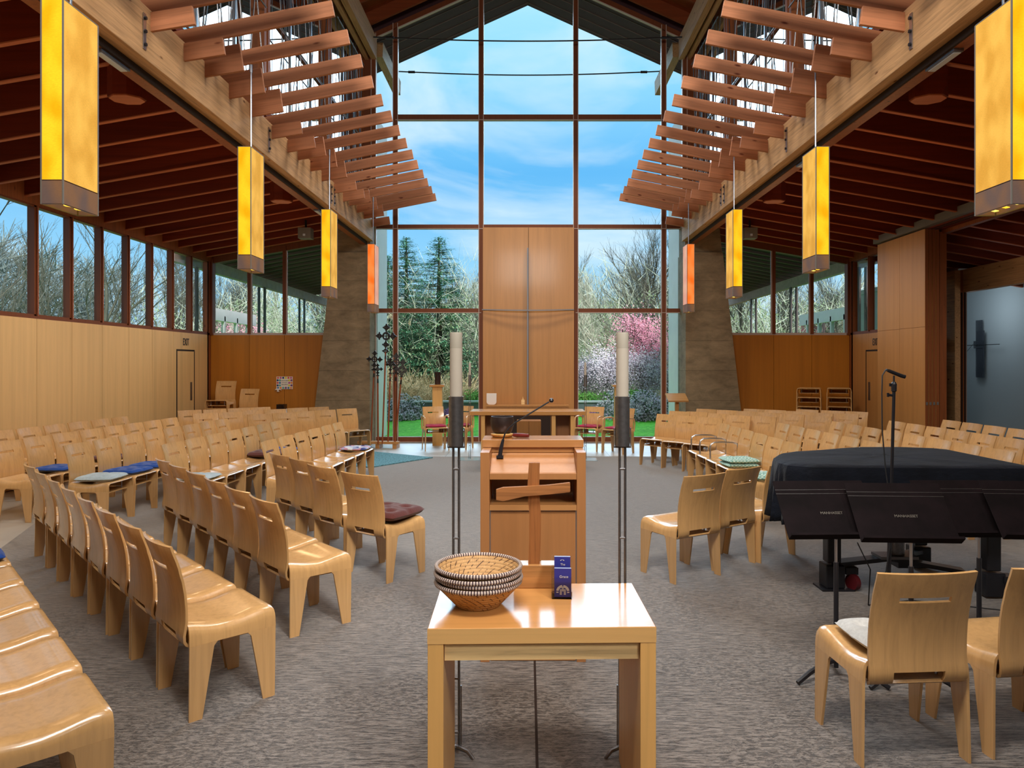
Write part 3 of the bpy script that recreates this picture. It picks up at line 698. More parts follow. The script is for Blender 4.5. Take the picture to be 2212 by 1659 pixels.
row('Kr', [(1469,889),(1507,890),(1554.5,894),(1597,898),(1651,900)], 227, 'the second row at far right', 'the window end', 'chairs in the second row at far right')
row('Lr', [(1527,884),(1572,886.5),(1616,889),(1663,892),(1712,895.3),(1769,898.7)], 227, 'the third row at far right', 'the window end', 'chairs in the third row at far right')
row('Mr', [(1630,884),(1675,886),(1723.5,889),(1774,892.3),(1828,894)], 227, 'the fourth row at far right', 'the window end', 'chairs in the fourth row at far right')
row('Nr', [(1744.5,885),(1800,887.5),(1849,889.5)], 227, 'the rearmost row at far right', 'the window end', 'chairs in the rearmost row at far right')
row('De', [(1573,918),(1595,923.5),(1620,931.5),(1645.5,938.5),(1674,946),(1710,956)], 182, 'the inner straight row on the right', 'the window end', 'chairs in the inner straight row on the right', .478, arm=(0, 1))
row('Ee', [(1703.5,917.5),(1735,924.5),(1762.5,929),(1794,936.5),(1834.5,945),(1872,952)], 182, 'the second straight row on the right', 'the window end', 'chairs in the second straight row on the right', .478)
row('Fe', [(1828,915),(1856,920),(1890,926),(1931,932),(1977,940.5),(2026,950),(2083,958.5),(2143,968)], 182, 'the third straight row on the right', 'the window end', 'chairs in the third straight row on the right', .478)
row('Ge', [(1948,913),(1991,919),(2032,924),(2073,930),(2127,939),(2177,946),(2237,955)], 183, 'the fourth straight row on the right', 'the window end', 'chairs in the fourth straight row on the right', .478)
row('He', [(2066,910.5),(2104,914.5),(2147,921),(2198,927)], 183, 'the outermost row on the right', 'the window end', 'chairs in the outermost row on the right', .478)
row('S', [(1525,1026),(1609,1012),(1699,1002.5)], [120, 124, 124], 'the short row beside the piano', 'the aisle end', 'chairs in the short row beside the piano')
row('T', [(2007,1238),(2289,1226)], [94, 98], 'the row at the lower right corner', 'the aisle end', 'chairs in the lower right corner row')
# lower-left row, backs out of the frame
a0 = CH['A', 0][0].location
for i in range(6):
    o = new_chair(proto, 'blond plywood chair, %s from the near end of the cropped row at lower left edge' % ORD[i], 'chairs in the cropped row at lower left edge')
    o.location = (a0.x-.19-.345*i, a0.y-1.07+.375*i, 0); o.rotation_euler = (0, 0, R(43-90)); CH['Z', i] = (o, 43)
# armchairs by the window
for i, (u, v, ph, lab) in enumerate(((935, 878.5, -72, 'wooden armchair with magenta cushion by the left pedestal, facing in'), (1003, 877, -108, 'wooden armchair with magenta cushion close to the altar\'s left end'),
        (1285, 879, -118, 'wooden armchair with magenta cushion close to the altar\'s right end'), (1352, 882, -130, 'wooden armchair with magenta cushion half hidden by the right tall candle'))):
    o = new_chair(proto_arm, lab, 'armchairs beside the altar'); y = K(v); place(o, (u-CX)*y/F, y, ph); CH['W', i] = (o, ph)
# stacks against the back walls
for u, y, n0, ph in ((478, 14.72, 4, -92), (530, 14.7, 3, -100)):
    for i in range(n0):
        side = 'corner stack' if u == 478 else 'shorter stack'
        lab = ('topmost chair of the %s against the amber wall at left' % side) if i == n0-1 else 'blond chair in the %s at left, %s from the floor' % (side, ORD[i])
        p = proto if i == n0-1 else proto_stool
        o = new_chair(p, lab, 'stacked chairs against the left amber wall', 'chair'); x = (u-CX)*y/F
        place(o, x, y+.28, ph, .165*i)
for u, y, n0, ph in ((1748, 14.6, 5, -93), (1812, 14.55, 5, -90)):
    for i in range(n0):
        nm = 'left-hand' if u == 1748 else 'right-hand'
        o = new_chair(proto_stool, 'backless chair in the %s stack by the right amber wall, %s from the floor' % (nm, ORD[i]), 'stacked seats against the right amber wall', 'chair')
        x = (u-CX)*y/F; o.location = (x, y, .187*i); o.rotation_euler = (0, 0, R(ph-90-22))
for p in (proto, proto_arm, proto_arm2, proto_stool): pass
# ---- cushions
def cushion_mesh(w, d, h, mat, tuft=True, name='seat_cushion'):
    n = 20; b = MB(); top = []; 
    for side in (1, -1):
        for j in range(n+1):
            for i in range(n+1):
                a, c = 2*i/n-1, 2*j/n-1
                e = max(0, 1-abs(a)**5)*max(0, 1-abs(c)**5)
                z = h*.5*(e**.4)
                if tuft and side > 0:
                    for ta in (-.45, .45):
                        for tc in (-.45, .45): z -= h*.50*math.exp(-((a-ta)**2+(c-tc)**2)/.035)
                    z -= h*.10*math.exp(-(a*a)/.01)+h*.10*math.exp(-(c*c)/.01)
                k = 1-.05*(a*a*c*c)
                b.v.append((a*w/2*k, c*d/2*k, h*.5+side*z if side > 0 else h*.5-z*.9))
    m = (n+1)**2
    for s_ in (0, 1):
        for j in range(n):
            for i in range(n):
                q = s_*m+j*(n+1)+i; f = (q, q+1, q+n+2, q+n+1); b.f.append(f if s_ == 0 else f[::-1]); b.mi.append(0)
    rim = [i for i in range(n)]+[n+j*(n+1) for j in range(n)]+[n*(n+1)+n-i for i in range(n)]+[(n-j)*(n+1) for j in range(n)]
    for i in range(len(rim)):
        p, q = rim[i], rim[(i+1) % len(rim)]; b.f.append((q, p, p+m, q+m)); b.mi.append(0)
    return b.build(name, mat, smooth=True)
def cushion(key, i, mat, label, h=.05, z=.448, w=.40, rot=0, dy=0.0):
    o, ph = CH[key, i]; c = cushion_mesh(w, w*.98, h*1.15, M[mat]); hd = Vector((math.cos(R(ph)), math.sin(R(ph))))
    c.location = (o.location.x+hd.x*dy, o.location.y+hd.y*dy, z); c.rotation_euler = (0, 0, R(ph-90+rot)); tag(c, label, 'cushion', 'seat cushions left on the chairs'); return c
cushion('F', 7, 'c_pale', 'pale blue tufted cushion on the near chair of the third left row', .055, rot=4)
cushion('F', 6, 'c_blue', 'bright blue tufted cushion beside the pale blue cushion', .055, rot=-6)
cushion('F', 5, 'c_blue', 'bright blue cushion one chair beyond the other blue one', .05)
cushion('E', 6, 'c_pale', 'pale grey cushion on the near chair of the second left row', .045)
cushion('E', 2, 'c_brown', 'chocolate brown tufted cushion in the middle of the second left row', .07, w=.44)
cushion('E', 1, 'c_blue', 'blue cushion just behind the chocolate brown cushion', .05)
cushion('D', 0, 'c_quilt', 'patterned quilted cushion nearest the teal rug', .045)
cushion('C', 0, 'c_maroon', 'dark red-brown tufted cushion on the aisle chair at left', .075, w=.44, rot=8, dy=.03)
cushion('C', 3, 'c_floral', 'dark flowered cushion glimpsed between the innermost diagonal chairs', .05)
cushion('G', 4, 'c_brown', 'brown cushion on the middle chair of the fourth left row', .05)
cushion('G', 6, 'c_blue', 'dark blue cushion seen in a gap of the fourth left row', .05)
cushion('Z', 5, 'c_blue', 'dark blue cushion at the extreme left edge of the photo', .05)
cushion('De', 3, 'c_green', 'lower green checked cushion of the pile right of the aisle', .05)
cushion('De', 3, 'c_green', 'upper green checked cushion of the pile right of the aisle', .05, z=.50, rot=5)
cushion('De', 5, 'c_green', 'green checked cushion close to the piano', .06)
cushion('T', 0, 'c_white', 'off-white tufted cushion on the big chair at lower right', .055, w=.36, dy=-.02)
for i, t in enumerate(('leftmost armchair', 'armchair left of the altar', 'armchair right of the altar', 'armchair behind the right tall candle')):
    cushion('W', i, 'c_magenta', 'magenta cushion on the '+t, .045)
# ================================================================== LAMPS
def lamp(s, y, i):
    orange = i == 3; xa, xb = ((-2.877, -2.749) if s < 0 else (2.862, 2.992)); D = .34; z0, z1 = 2.62, 3.837; hem = .142
    t = thing('pendant_lamp', '%s linen box lamp hanging on the %s side, %s from the camera' % ('orange' if orange else 'amber', 'left' if s < 0 else 'right', ORD[i]), 'pendant lamp', ((xa+xb)/2, y+D/2, z0), 0, 'tall linen box lamps')
    w = (xb-xa)/2; d = D/2; H = z1-z0; f, g_ = ('shade_orange', 'shade_orange_side') if orange else ('shade_front', 'shade_side')
    b = MB(); th = .004
    for (a, c, mi) in (((-w, -d), (w, -d), 0), ((w, -d), (w, d), 1), ((w, d), (-w, d), 0), ((-w, d), (-w, -d), 1)):
        b.add([(a[0], a[1], hem), (c[0], c[1], hem), (c[0], c[1], H), (a[0], a[1], H)], [(0,1,2,3)], mi)
    b.add([(-w, -d, H), (w, -d, H), (w, d, H), (-w, d, H)], [(0,1,2,3)], 1)
    b.build('lamp_shade', [M[f], M[g_]], t, fixn=False)
    h = MB(); e = .002
    for (a, c) in (((-w-e, -d-e), (w+e, -d-e)), ((w+e, -d-e), (w+e, d+e)), ((w+e, d+e), (-w-e, d+e)), ((-w-e, d+e), (-w-e, -d-e))):
        h.add([(a[0], a[1], 0), (c[0], c[1], 0), (c[0], c[1], hem+.004), (a[0], a[1], hem+.004)], [(0,1,2,3)])
    h.build('shade_hem', M['band'], t, fixn=False)
    q = MB()
    for a in (-1, 1): 
        for c in (-1, 1): q.box((a*w-.004, c*d-.004, 0), (a*w+.004, c*d+.004, H))
    for z in (.002, hem, H): 
        q.box((-w, -d-.002, z-.003), (w, -d+.002, z+.003)); q.box((-w, d-.002, z-.003), (w, d+.002, z+.003)); q.box((-w-.002, -d, z-.003), (-w+.002, d, z+.003)); q.box((w-.002, -d, z-.003), (w+.002, d, z+.003))
    q.build('shade_frame', M['track'], t)
    l = MB()
    for k in range(3): l.bar((-w*.6, -d*.6+k*d*.6, .03), (w*.6, -d*.5+k*d*.6, .02), .03, .004)
    l.box((-w*.8, -d*.9, .06), (w*.8, d*.9, .064)); l.build('bulb_array', M['glow'], t)
    ztop = 4.72-z0
    MB().tube([(0, 0, H), (0, 0, ztop)], .009, 8).tube([(0, 0, ztop-.08), (0, 0, ztop)], .014, 8).build('hanging_rod', M['steel_light'], t, smooth=True)
for s in (-1, 1):
    for i, y in enumerate((4.2, 7.05, 9.9, 12.75)): lamp(s, y, i)
# ================================================================== LOUVER BOARDS
for s in (-1, 1):
    n = 'left' if s < 0 else 'right'
    def board(y, x0, x1, z1, sl, h, th, tilt, label, grp, nm='louver_board'):
        b = MB(); L = abs(x1-x0)/2; m = Matrix.Rotation(R(-tilt), 4, 'X')
        q = random.Random(int(y*100)+int(x1*10)); x1 += s*q.uniform(-.012, .012)
        b.box((-L, -th/2, -h/2), (L, th/2, h/2), 0, m)
        o = b.build(nm, M['louver'], bevel=.004)
        xm = (x0+x1)/2; o.location = (xm, y, z1-sl*abs(xm-x1)); o.rotation_euler = (0, math.atan(sl)*(1 if s > 0 else -1), 0)
        tag(o, label, 'board', grp); return o
    for k in range(-1, 15):
        board(6.69+.578*(k-1), s*3.50, s*1.82, 5.03, .2, .150, .034, 0, 'long brown louver board above the %s beam, %s from the window wall' % (n, ORD[14-k]), 'long louver boards')
    j = 0
    for ly in (4.29, 7.14, 9.99, 12.84):
        for q, dy in enumerate((0, .57, 1.14, 1.72, 2.3)):
            y = ly+dy
            if y > 14.6 or y < 5.2: continue
            big = q < 3
            board(y-(.09 if big else -.03), s*3.46, s*2.83, 4.72 if big else 4.64, .16, .27 if big else .16, .034, 0, 'short %s louver board beside the %s beam, %s counted from the camera' % ('wide' if big else 'narrow', n, ORD[j]), 'short louver boards'); j += 1
    for i, (u, v) in enumerate(((312, 178), (620, 410))):
        y = 6.7 if i == 0 else 10.9; c = thing('ceiling_speaker', 'wood-coloured box speaker under the %s aisle joists, %s from the camera' % (n, ORD[i]), 'speaker', (s*3.78, y, 4.18), 0, 'box speakers under the aisle joists')
        b = MB(); oc = [(.17*math.cos(R(22.5+45*k)), .14*math.sin(R(22.5+45*k)), 0) for k in range(8)]
        b.prism(oc, (0, 0, .34)); b.build('speaker_box', M['joist'], c)
        MB().prism([(x*.93, y_*.93, -.012) for x, y_, z in oc], (0, 0, .012)).build('grille', M['joist_edge'], c)
    for u, y in ((670, 13.6),):
        p = thing('spotlight', 'small pale box fixture high by the %s concrete pier' % n, 'spotlight', (s*4.25, y, 4.08)); 
        MB().box((-.12, -.10, 0), (.12, .10, .20)).build('housing', M['track'], p); MB().tube([(0, 0, .2), (0, 0, .36)], .02).build('bracket', M['black'], p); MB().box((-.02, -.12, .04), (.02, -.1, .08)).build('lens', M['led'], p)

# ================================================================== FRONT TABLE AND WHAT STANDS ON IT
TX, TY = .045, 2.735
t = thing('side_table', 'oak side table with thick top at the front centre', 'table', (TX, TY, 0), R(1.3))
MB().box((-.40, -.25, .695), (.40, .25, .75), 0).build('tabletop', [M['table']], t, bevel=.002)
MB().box((-.401, -.2512, .6955), (.401, -.2495, .7485)).build('top_edging', M['table_side'], t)
for s in (-1, 1): MB().box((s*.345, -.25, 0), (s*.40, .25, .694)).build('side_panel', M['table_leg'], t, bevel=.0015)
MB().box((-.342, -.235, .632), (.342, -.21, .690)).build('apron', M['apron'], t)
MB().box((-.342, .21, .632), (.342, .235, .690)).build('apron', M['apron'], t)
TZ = .75
def _basket():
    t = NT('coiled_basketry'); nz = t.noise(t.coords(), 42, 2, .6); tc = t.new('ShaderNodeTexCoord'); sp = t.new('ShaderNodeSeparateXYZ'); t.link(tc.outputs['Object'], sp.inputs[0])
    ang = t.math('ARCTAN2', sp.outputs['Y'], sp.outputs['X'])
    rr = t.math('SQRT', t.math('ADD', t.math('MULTIPLY', sp.outputs['X'], sp.outputs['X']), t.math('MULTIPLY', sp.outputs['Y'], sp.outputs['Y'])))
    coil = t.math('FRACT', t.math('MULTIPLY', rr, 95)); 
    twist = t.math('ADD', t.math('MULTIPLY', ang, 30/6.283*1.0), t.math('MULTIPLY', rr, 46))
    st = t.math('FRACT', twist)
    st2 = t.math('FRACT', t.math('MULTIPLY', ang, 110/6.283))
    dark = t.ramp(st, [(0, (1,)*3), (.74, (1,)*3), (.78, (.10, .045, .04)), (.90, (.10, .045, .04)), (.94, (1,)*3)])
    seam = t.ramp(coil, [(0, (.45,)*3), (.14, (1,)*3), (.86, (1,)*3), (1, (.5,)*3)])
    stitch = t.ramp(st2, [(0, (.78,)*3), (.2, (1,)*3), (.8, (1,)*3), (1, (.78,)*3)])
    dark = t.mix(dark, (1, 1, 1), t.ramp(nz, [(.46, (0,)*3), (.54, (1,)*3)]))
    c = t.mix(t.mix(srgb(176, 130, 80), srgb(206, 166, 112), nz), dark, 1, 'MULTIPLY'); c = t.mix(c, seam, 1, 'MULTIPLY'); c = t.mix(c, stitch, 1, 'MULTIPLY')
    t.color(c); t.bump(t.math('PINGPONG', coil, .5), .7, .004); return t.set(Roughness=.7)
def _rim():
    t = NT('wrapped_basket_rim'); tc = t.new('ShaderNodeTexCoord'); sp = t.new('ShaderNodeSeparateXYZ'); t.link(tc.outputs['Object'], sp.inputs[0])
    ang = t.math('ARCTAN2', sp.outputs['Y'], sp.outputs['X']); st = t.math('FRACT', t.math('MULTIPLY', ang, 96/6.283))
    t.color(t.ramp(st, [(0, srgb(206, 188, 176)), (.5, srgb(200, 184, 170)), (.56, srgb(64, 36, 48)), (.94, srgb(56, 30, 40)), (1, srgb(200, 184, 170))])); return t.set(Roughness=.6)
M['basket'] = _basket(); M['rim'] = _rim()
def make_basket():
    t = thing('woven_basket', 'x', 'basket')
    out = [(.001, 0), (.085, 0), (.092, .008), (.12, .038), (.15, .070), (.163, .088)]; inn = [(.158, .090), (.144, .074), (.114, .044), (.086, .013), (.08, .007), (.001, .007)]
    MB().lathe(out+inn, 72).build('bowl', M['basket'], t, smooth=True)
    prof = [(.162+.0075*math.cos(2*math.pi*k/8), .091+.0085*math.sin(2*math.pi*k/8)) for k in range(8)]
    MB().lathe(prof, 96, close=True).build('rim', M['rim'], t, smooth=True); return t
bk = make_basket()
for i, (dx, dy, dz, rx, ry) in enumerate(((0, 0, 0, 0, 0), (.001, .002, .018, 1, 1.2), (-.001, 0, .036, -.5, 0), (.0, .001, .057, .4, -.6))):
    o = bk if i == 0 else copy_tree(bk)
    o.location = (-.19+dx, 2.73+dy, TZ+.001+dz); o.rotation_euler = (R(rx), R(ry), i*1.1)
    tag(o, 'coiled straw basket, %s of the four nested on the front table' % (('lowest', 'second from the bottom', 'third from the bottom', 'topmost and open')[i]), 'basket', 'nested straw baskets')
# rustic cross on a block
c = thing('wooden_cross', 'rough driftwood cross standing in a small wood block on the front table', 'cross', (.028, 2.955, TZ))
MB().box((-.085, -.035, .001), (.085, .035, .094)).build('base_block', M['box_wood'], c, bevel=.002)
MB().box((-.084, -.034, .0945), (-.026, .034, .0965)).box((.028, -.034, .0945), (.084, .034, .0965)).build('top_plate', M['white'], c)
u = MB(); prof = [(-.026, .022, .095), (-.022, .026, .20), (-.021, .027, .30), (-.027, .022, .36), (-.029, .020, .42), (-.023, .022, .513)]
for (a, b_, z0), (a1, b1, z1) in zip(prof[:-1], prof[1:]):
    u.add([(a, -.011, z0), (b_, -.011, z0), (b_, .011, z0), (a, .011, z0), (a1, -.011, z1), (b1, -.011, z1), (b1, .011, z1), (a1, .011, z1)], [(0,1,5,4), (1,2,6,5), (2,3,7,6), (3,0,4,7), (0,3,2,1), (4,5,6,7)])
u.build('upright', M['oldwood'], c)
xb = MB(); pr = [(-.158, .363, .405), (-.13, .358, .414), (-.04, .378, .418), (.06, .386, .424), (.145, .395, .434), (.147, .400, .430)]
for (x0, a, b_), (x1, a1, b1) in zip(pr[:-1], pr[1:]):
    xb.add([(x0, -.030, a), (x0, -.0115, a), (x0, -.0115, b_), (x0, -.030, b_), (x1, -.030, a1), (x1, -.0115, a1), (x1, -.0115, b1), (x1, -.030, b1)], [(0,1,2,3), (7,6,5,4), (0,4,5,1), (1,5,6,2), (2,6,7,3), (3,7,4,0)])
xb.build('crossbar', M['oldwood_x'], c)
# acrylic brochure holder and its cards
HX, HY = .136, 2.83
h = thing('brochure_holder', 'clear acrylic two-tier brochure holder on the front table', 'holder', (HX, HY, TZ), R(-3))
hb = MB()
hb.box((-.038, -.045, .001), (.038, .05, .004)); hb.box((-.038, -.045, .004), (.038, -.042, .085)); hb.box((-.038, -.006, .004), (.038, -.003, .115)); hb.box((-.038, .033, .004), (.038, .036, .15))
for s in (-1, 1): hb.prism([(s*.038, -.045, .004), (s*.038, .036, .004), (s*.038, .036, .15), (s*.038, -.045, .085)], (s*.003, 0, 0))
hb.build('holder_body', M['acrylic'], h)
def cards(name, y, z, w, hh, label):
    o = thing(name, label, 'brochure', (HX+.002, HY+y, TZ+z), R(-3), 'indigo brochures in the holder')
    MB().box((-w/2, 0, 0), (w/2, .012, hh)).build('card_stack', M['card'], o); MB().box((-w/2, -.0002, hh+.0002), (w/2, .012, hh+.001)).build('card_edges', M['card_edge'], o); return o
c1 = cards('brochure_stack', -.036, .006, .066, .112, 'indigo brochures in the front pocket with white church emblem'); c2 = cards('brochure_stack', .008, .01, .064, .142, 'indigo brochures in the rear pocket, only their tops showing')
text('lettering', 'Grace', .014, (.004, -.001, .080), (R(90), 0, 0), M['white'], c1, .0003)
lg = MB(); n = 24; y_ = -.0012
def seg(a0, a1, r0, r1, cz):
    for k in range(n):
        t0 = R(a0+(a1-a0)*k/n); t1 = R(a0+(a1-a0)*(k+1)/n)
        lg.add([(r0*math.cos(t0), y_, cz+r0*math.sin(t0)), (r1*math.cos(t0), y_, cz+r1*math.sin(t0)), (r1*math.cos(t1), y_, cz+r1*math.sin(t1)), (r0*math.cos(t1), y_, cz+r0*math.sin(t1))], [(0,1,2,3)])
seg(8, 84, .0165, .026, .022); seg(96, 172, .0165, .026, .022)
for s in (-1, 1):
    lg.add([(s*.017, y_, .0165), (s*.026, y_, .0175), (s*.026, y_, .0215), (s*.017, y_, .0215)], [(0,1,2,3)])
    for r_ in range(5):
        for q in range(2):
            x0 = s*(.004+q*.0042); zt = .0135+r_*.0045
            lg.add([(x0, y_, zt-.004), (x0+s*.0036, y_, zt-.004), (x0+s*.0036, y_, zt-.0005), (x0, y_, zt-.0005)], [(0,1,2,3)])
for r_ in range(3, 6): lg.add([(-.0034, y_, .0095+r_*.0045), (.0034, y_, .0095+r_*.0045), (.0034, y_, .013+r_*.0045), (-.0034, y_, .013+r_*.0045)], [(0,1,2,3)])
lg.add([(-.012, y_, .0365), (.012, y_, .0365), (0, y_, .0425)], [(0,1,2)])
lg.build('emblem', M['white'], c1, fixn=False)
text('lettering', 'The', .012, (.002, -.001, .112), (R(90), 0, 0), M['white'], c2, .0003)
e2 = MB(); y_ = -.001
for k in range(12):
    t0 = R(15+150*k/12); t1 = R(15+150*(k+1)/12); e2.add([(.005*math.cos(t0), y_, .126+.005*math.sin(t0)), (.009*math.cos(t0), y_, .126+.006*math.sin(t0)), (.009*math.cos(t1), y_, .126+.006*math.sin(t1)), (.005*math.cos(t1), y_, .126+.005*math.sin(t1))], [(0,1,2,3)])
e2.build('emblem', M['white'], c2, fixn=False)

# ================================================================== LECTERN
LX, LY = .030, 3.97
l = thing('lectern', 'tall oak lectern with open shelf, seen from its speaker side', 'lectern', (LX, LY, 0))
for s in (-1, 1): MB().box((s*.244, 0, 0), (s*.295, .46, 1.18)).build('side_panel', M['lectern'], l, bevel=.002)
MB().box((-.300, .225, 1.182), (.300, .48, 1.227)).build('top_slab', M['lectern_top'], l, bevel=.002)
MB().box((-.243, .42, 1.03), (.243, .45, 1.18)).build('back_board', M['lectern'], l)
MB().box((-.243, .24, 1.152), (.243, .265, 1.181)).build('top_rail', M['lectern_top'], l)
MB().prism([(-.243, .0, 1.028), (-.243, .274, 1.10), (-.243, .274, 1.160), (-.243, .02, 1.064), (-.243, 0, 1.062)], (.486, 0, 0)).build('reading_shelf', M['lectern'], l, bevel=.001)
MB().box((-.243, .0, .855), (.243, .37, .885)).build('lower_shelf', M['lectern_top'], l, bevel=.001)
MB().box((-.243, .35, .886), (.243, .37, 1.027)).build('rear_panel', M['lectern'], l)
MB().box((-.238, .012, .012), (.238, .036, .85)).build('front_panel', M['lectern'], l)
mi = thing('gooseneck_microphone', 'black gooseneck microphone rising from the lectern', 'microphone', (at(1080, 984, 4.15).x, 4.15, 1.126))
MB().box((-.02, -.02, 0), (.02, .02, .014)).build('mount', M['black'], mi)
m0 = mi.location.copy(); A_ = lambda u, v: tuple(at(u, v, 4.15)-m0)
pts = [(0, 0, .012), A_(1083, 966), A_(1087, 949)]
MB().tube(pts, [.013, .012, .008], 10).build('stem', M['black'], mi, smooth=True)
pts = [A_(1087, 949), A_(1091, 936), A_(1100, 924), A_(1113, 913), A_(1150, 890), A_(1186, 868)]
MB().tube(pts, .0045, 8).build('neck', M['black'], mi, smooth=True)
b = MB(); b.lathe([(.0001, -.014), (.010, -.010), (.0145, 0), (.010, .010), (.0001, .014)], 14); b.build('windscreen', M['black'], mi, loc=A_(1191, 865), smooth=True)
b = bowl_ = thing('singing_bowl', 'dark hammered singing bowl on the lectern top', 'bowl', (-.157, 4.375, 1.227))
MB().lathe([(.052, .002), (.06, .008), (.062, .016), (.05, .02), (.04, .014), (.04, .002)], 40, close=True).build('straw_ring', M['straw'], b, smooth=True)
MB().lathe([(.001, .012), (.035, .014), (.052, .030), (.062, .060), (.064, .090), (.060, .112), (.056, .112), (.058, .09), (.056, .06), (.046, .036), (.03, .022), (.001, .02)], 48).build('bowl_body', M['bronze'], b, smooth=True)
bowl_.scale = (1.14, 1.14, 1.12)
m = MB().tube([(0, 0, 0), (.03, 0, 0), (.06, 0, 0), (.105, 0, 0)], [.010, .013, .0125, .0115], 14).build('bowl_mallet', M['mallet'], smooth=True, loc=(-.088, 4.345, 1.2405)); m.rotation_euler = (0, R(0), R(-28))
tag(m, 'red wooden mallet lying beside the singing bowl', 'mallet')

# ================================================================== CANDLE STANDS
def tall_stand(x, y, lab, who):
    t = thing('candle_stand', lab, 'candle stand', (x, y, 0), 0, 'tall steel candle stands by the front table')
    for s in (-1, 1):
        MB().tube([(s*.012, 0, .03), (s*.012, 0, 1.315)], .0055, 10).build('rod', M['steel'], t, smooth=True)
    for z in (.10, .33, .60, .93, 1.225): MB().tube([(-.012, 0, z), (.012, 0, z)], .006, 8).build('spacer', M['steel'], t)
    MB().box((-.037, -.006, 1.315), (.037, .006, 1.322)).box((-.037, -.006, 1.322), (-.034, .006, 1.40)).box((.034, -.006, 1.322), (.037, .006, 1.40)).build('bracket', M['steel'], t)
    MB().lathe([(.001, 1.323), (.0315, 1.323), (.0315, 1.535), (.028, 1.535), (.028, 1.34), (.001, 1.34)], 32).build('cup', M['steel'], t, smooth=True)
    f = MB()
    for k in range(3):
        a = R(90+120*k); dx, dy = math.cos(a), math.sin(a); f.tube([(0, 0, .04), (dx*.06, dy*.06, .034), (dx*.09, dy*.09, .009)], [.010, .009, .007], 8)
    for s in (-1, 1): f.box((s*.019, -.004, .03), (s*.024, .004, .30))
    f.build('base', M['steel'], t, smooth=True)
    c = thing('pillar_candle', 'thick cream pillar candle in the '+who, 'candle', (x, y, 1.34), 0, 'thick pillar candles')
    MB().lathe([(.001, .002), (.0268, .002), (.0268, .40)], 32).build('wax_body', M['wax'], c, smooth=True)
    MB().lathe([(.001, .4001), (.0268, .4001), (.0268, .463), (.0255, .468), (.001, .468)], 32).build('burnt_end', M['wax_dark'], c, smooth=True)
    MB().tube([(0, 0, .468), (.001, 0, .476), (.002, 0, .482)], .0022, 6).build('wick', M['wick'], c)
tall_stand(-.306, 3.035, 'tall twin-rod steel candle stand left of the lectern', 'left tall stand')
tall_stand(.405, 3.04, 'tall twin-rod steel candle stand right of the lectern', 'right tall stand')
def slim_stand(x, y, side):
    t = thing('slim_candle_stand', 'slim steel candle stand near the altar\'s %s end' % side, 'candle stand', (x, y, 0), 0, 'slim candle stands by the altar')
    for s in (-1, 1): MB().tube([(s*.014, 0, .01), (s*.014, 0, 1.29)], .005, 6).build('rod', M['steel'], t)
    for z in (.25, .62, 1.0, 1.24): MB().tube([(-.014, 0, z), (.014, 0, z)], .006, 6).build('spacer', M['steel'], t)
    MB().lathe([(.001, 1.29), (.028, 1.29), (.028, 1.49), (.024, 1.49), (.024, 1.31), (.001, 1.31)], 20).build('cup', M['steel'], t, smooth=True)
    MB().box((-.20, -.20, .009), (.20, .20, .018)).build('base', M['plate'], t)
    c = thing('taper_candle', 'slender cream candle in the %s slim stand' % side, 'candle', (x, y, 1.312), 0, 'slender altar candles')
    MB().lathe([(.001, 0), (.022, 0), (.021, .36), (.014, .40), (.001, .405)], 16).build('wax_body', M['wax'], c, smooth=True)
slim_stand(-1.02, 12.5, 'left'); slim_stand(1.01, 12.45, 'right')

# ================================================================== ALTAR AND SANCTUARY
AY = 10.9
t = thing('altar_table', 'long light oak altar table before the tall wood panel', 'altar', (0, AY, 0))
MB().box((-.888, 0, .895), (.888, .62, .955)).build('tabletop', M['table'], t, bevel=.003)
for s in (-1, 1):
    MB().box((s*.66, .04, 0), (s*.72, .58, .894)).build('side_panel', M['table_leg'], t, bevel=.002)
    MB().box((s*.37, .04, 0), (s*.43, .58, .894)).build('side_panel', M['table_leg'], t, bevel=.002)
    MB().box((s*.431, .46, 0), (s*.659, .48, .893)).build('infill_panel', M['lectern'], t)
MB().box((-.659, .30, .86), (.659, .34, .893)).build('apron', M['lectern'], t)
# credenza below the panel
t = thing('credenza', 'low wood credenza against the tall centre panel behind the altar', 'cabinet', (0, 14.78, 0))
MB().box((-.86, 0, .80), (.86, .30, .83)).build('cabinet_top', M['fir'], t)
MB().box((-.85, .03, 0), (.85, .29, .799)).build('carcass', M['fir'], t)
MB().box((-.52, .0, .10), (.52, .028, .70)).build('recess_shade_panel', M['gap'], t)  # flat dark panel, the shade of an open niche put into colour
t = thing('low_cupboard', 'small two-door oak cupboard under the altar table', 'cupboard', (.02, 12.0, 0))
MB().box((-.205, 0, .01), (.205, .35, .72)).build('carcass', M['lectern'], t)
for s in (-1, 1): MB().box((s*.004, -.018, .33), (s*.203, -.002, .715)).build('door', M['fir'], t)
MB().box((-.203, -.018, .02), (.203, -.002, .32)).build('drawer', M['fir'], t)
w = MB(); pr = [(-.105+.0, .24), (-.105, .06)]+[(-.105+.06-.06*math.cos(R(a)), .06-.06*math.sin(R(a))) for a in (30, 60, 90)]+[(.105-.06+.06*math.sin(R(a)), .06-.06*math.cos(R(a))) for a in (0, 30, 60, 90)]+[(.105, .24)]
w.prism([(x, 0, z) for x, z in pr], (0, .03, 0))
o = w.build('white_vessel', M['white'], loc=(-.76, 14.9, .831), bevel=.006); tag(o, 'white rounded shield-shaped vessel on the ledge behind the altar', 'vessel')
o = thing('oil_lamp', 'tiny wooden house-shaped holder on the ledge beside the steel cross', 'ornament', (-.10, 14.9, .831))
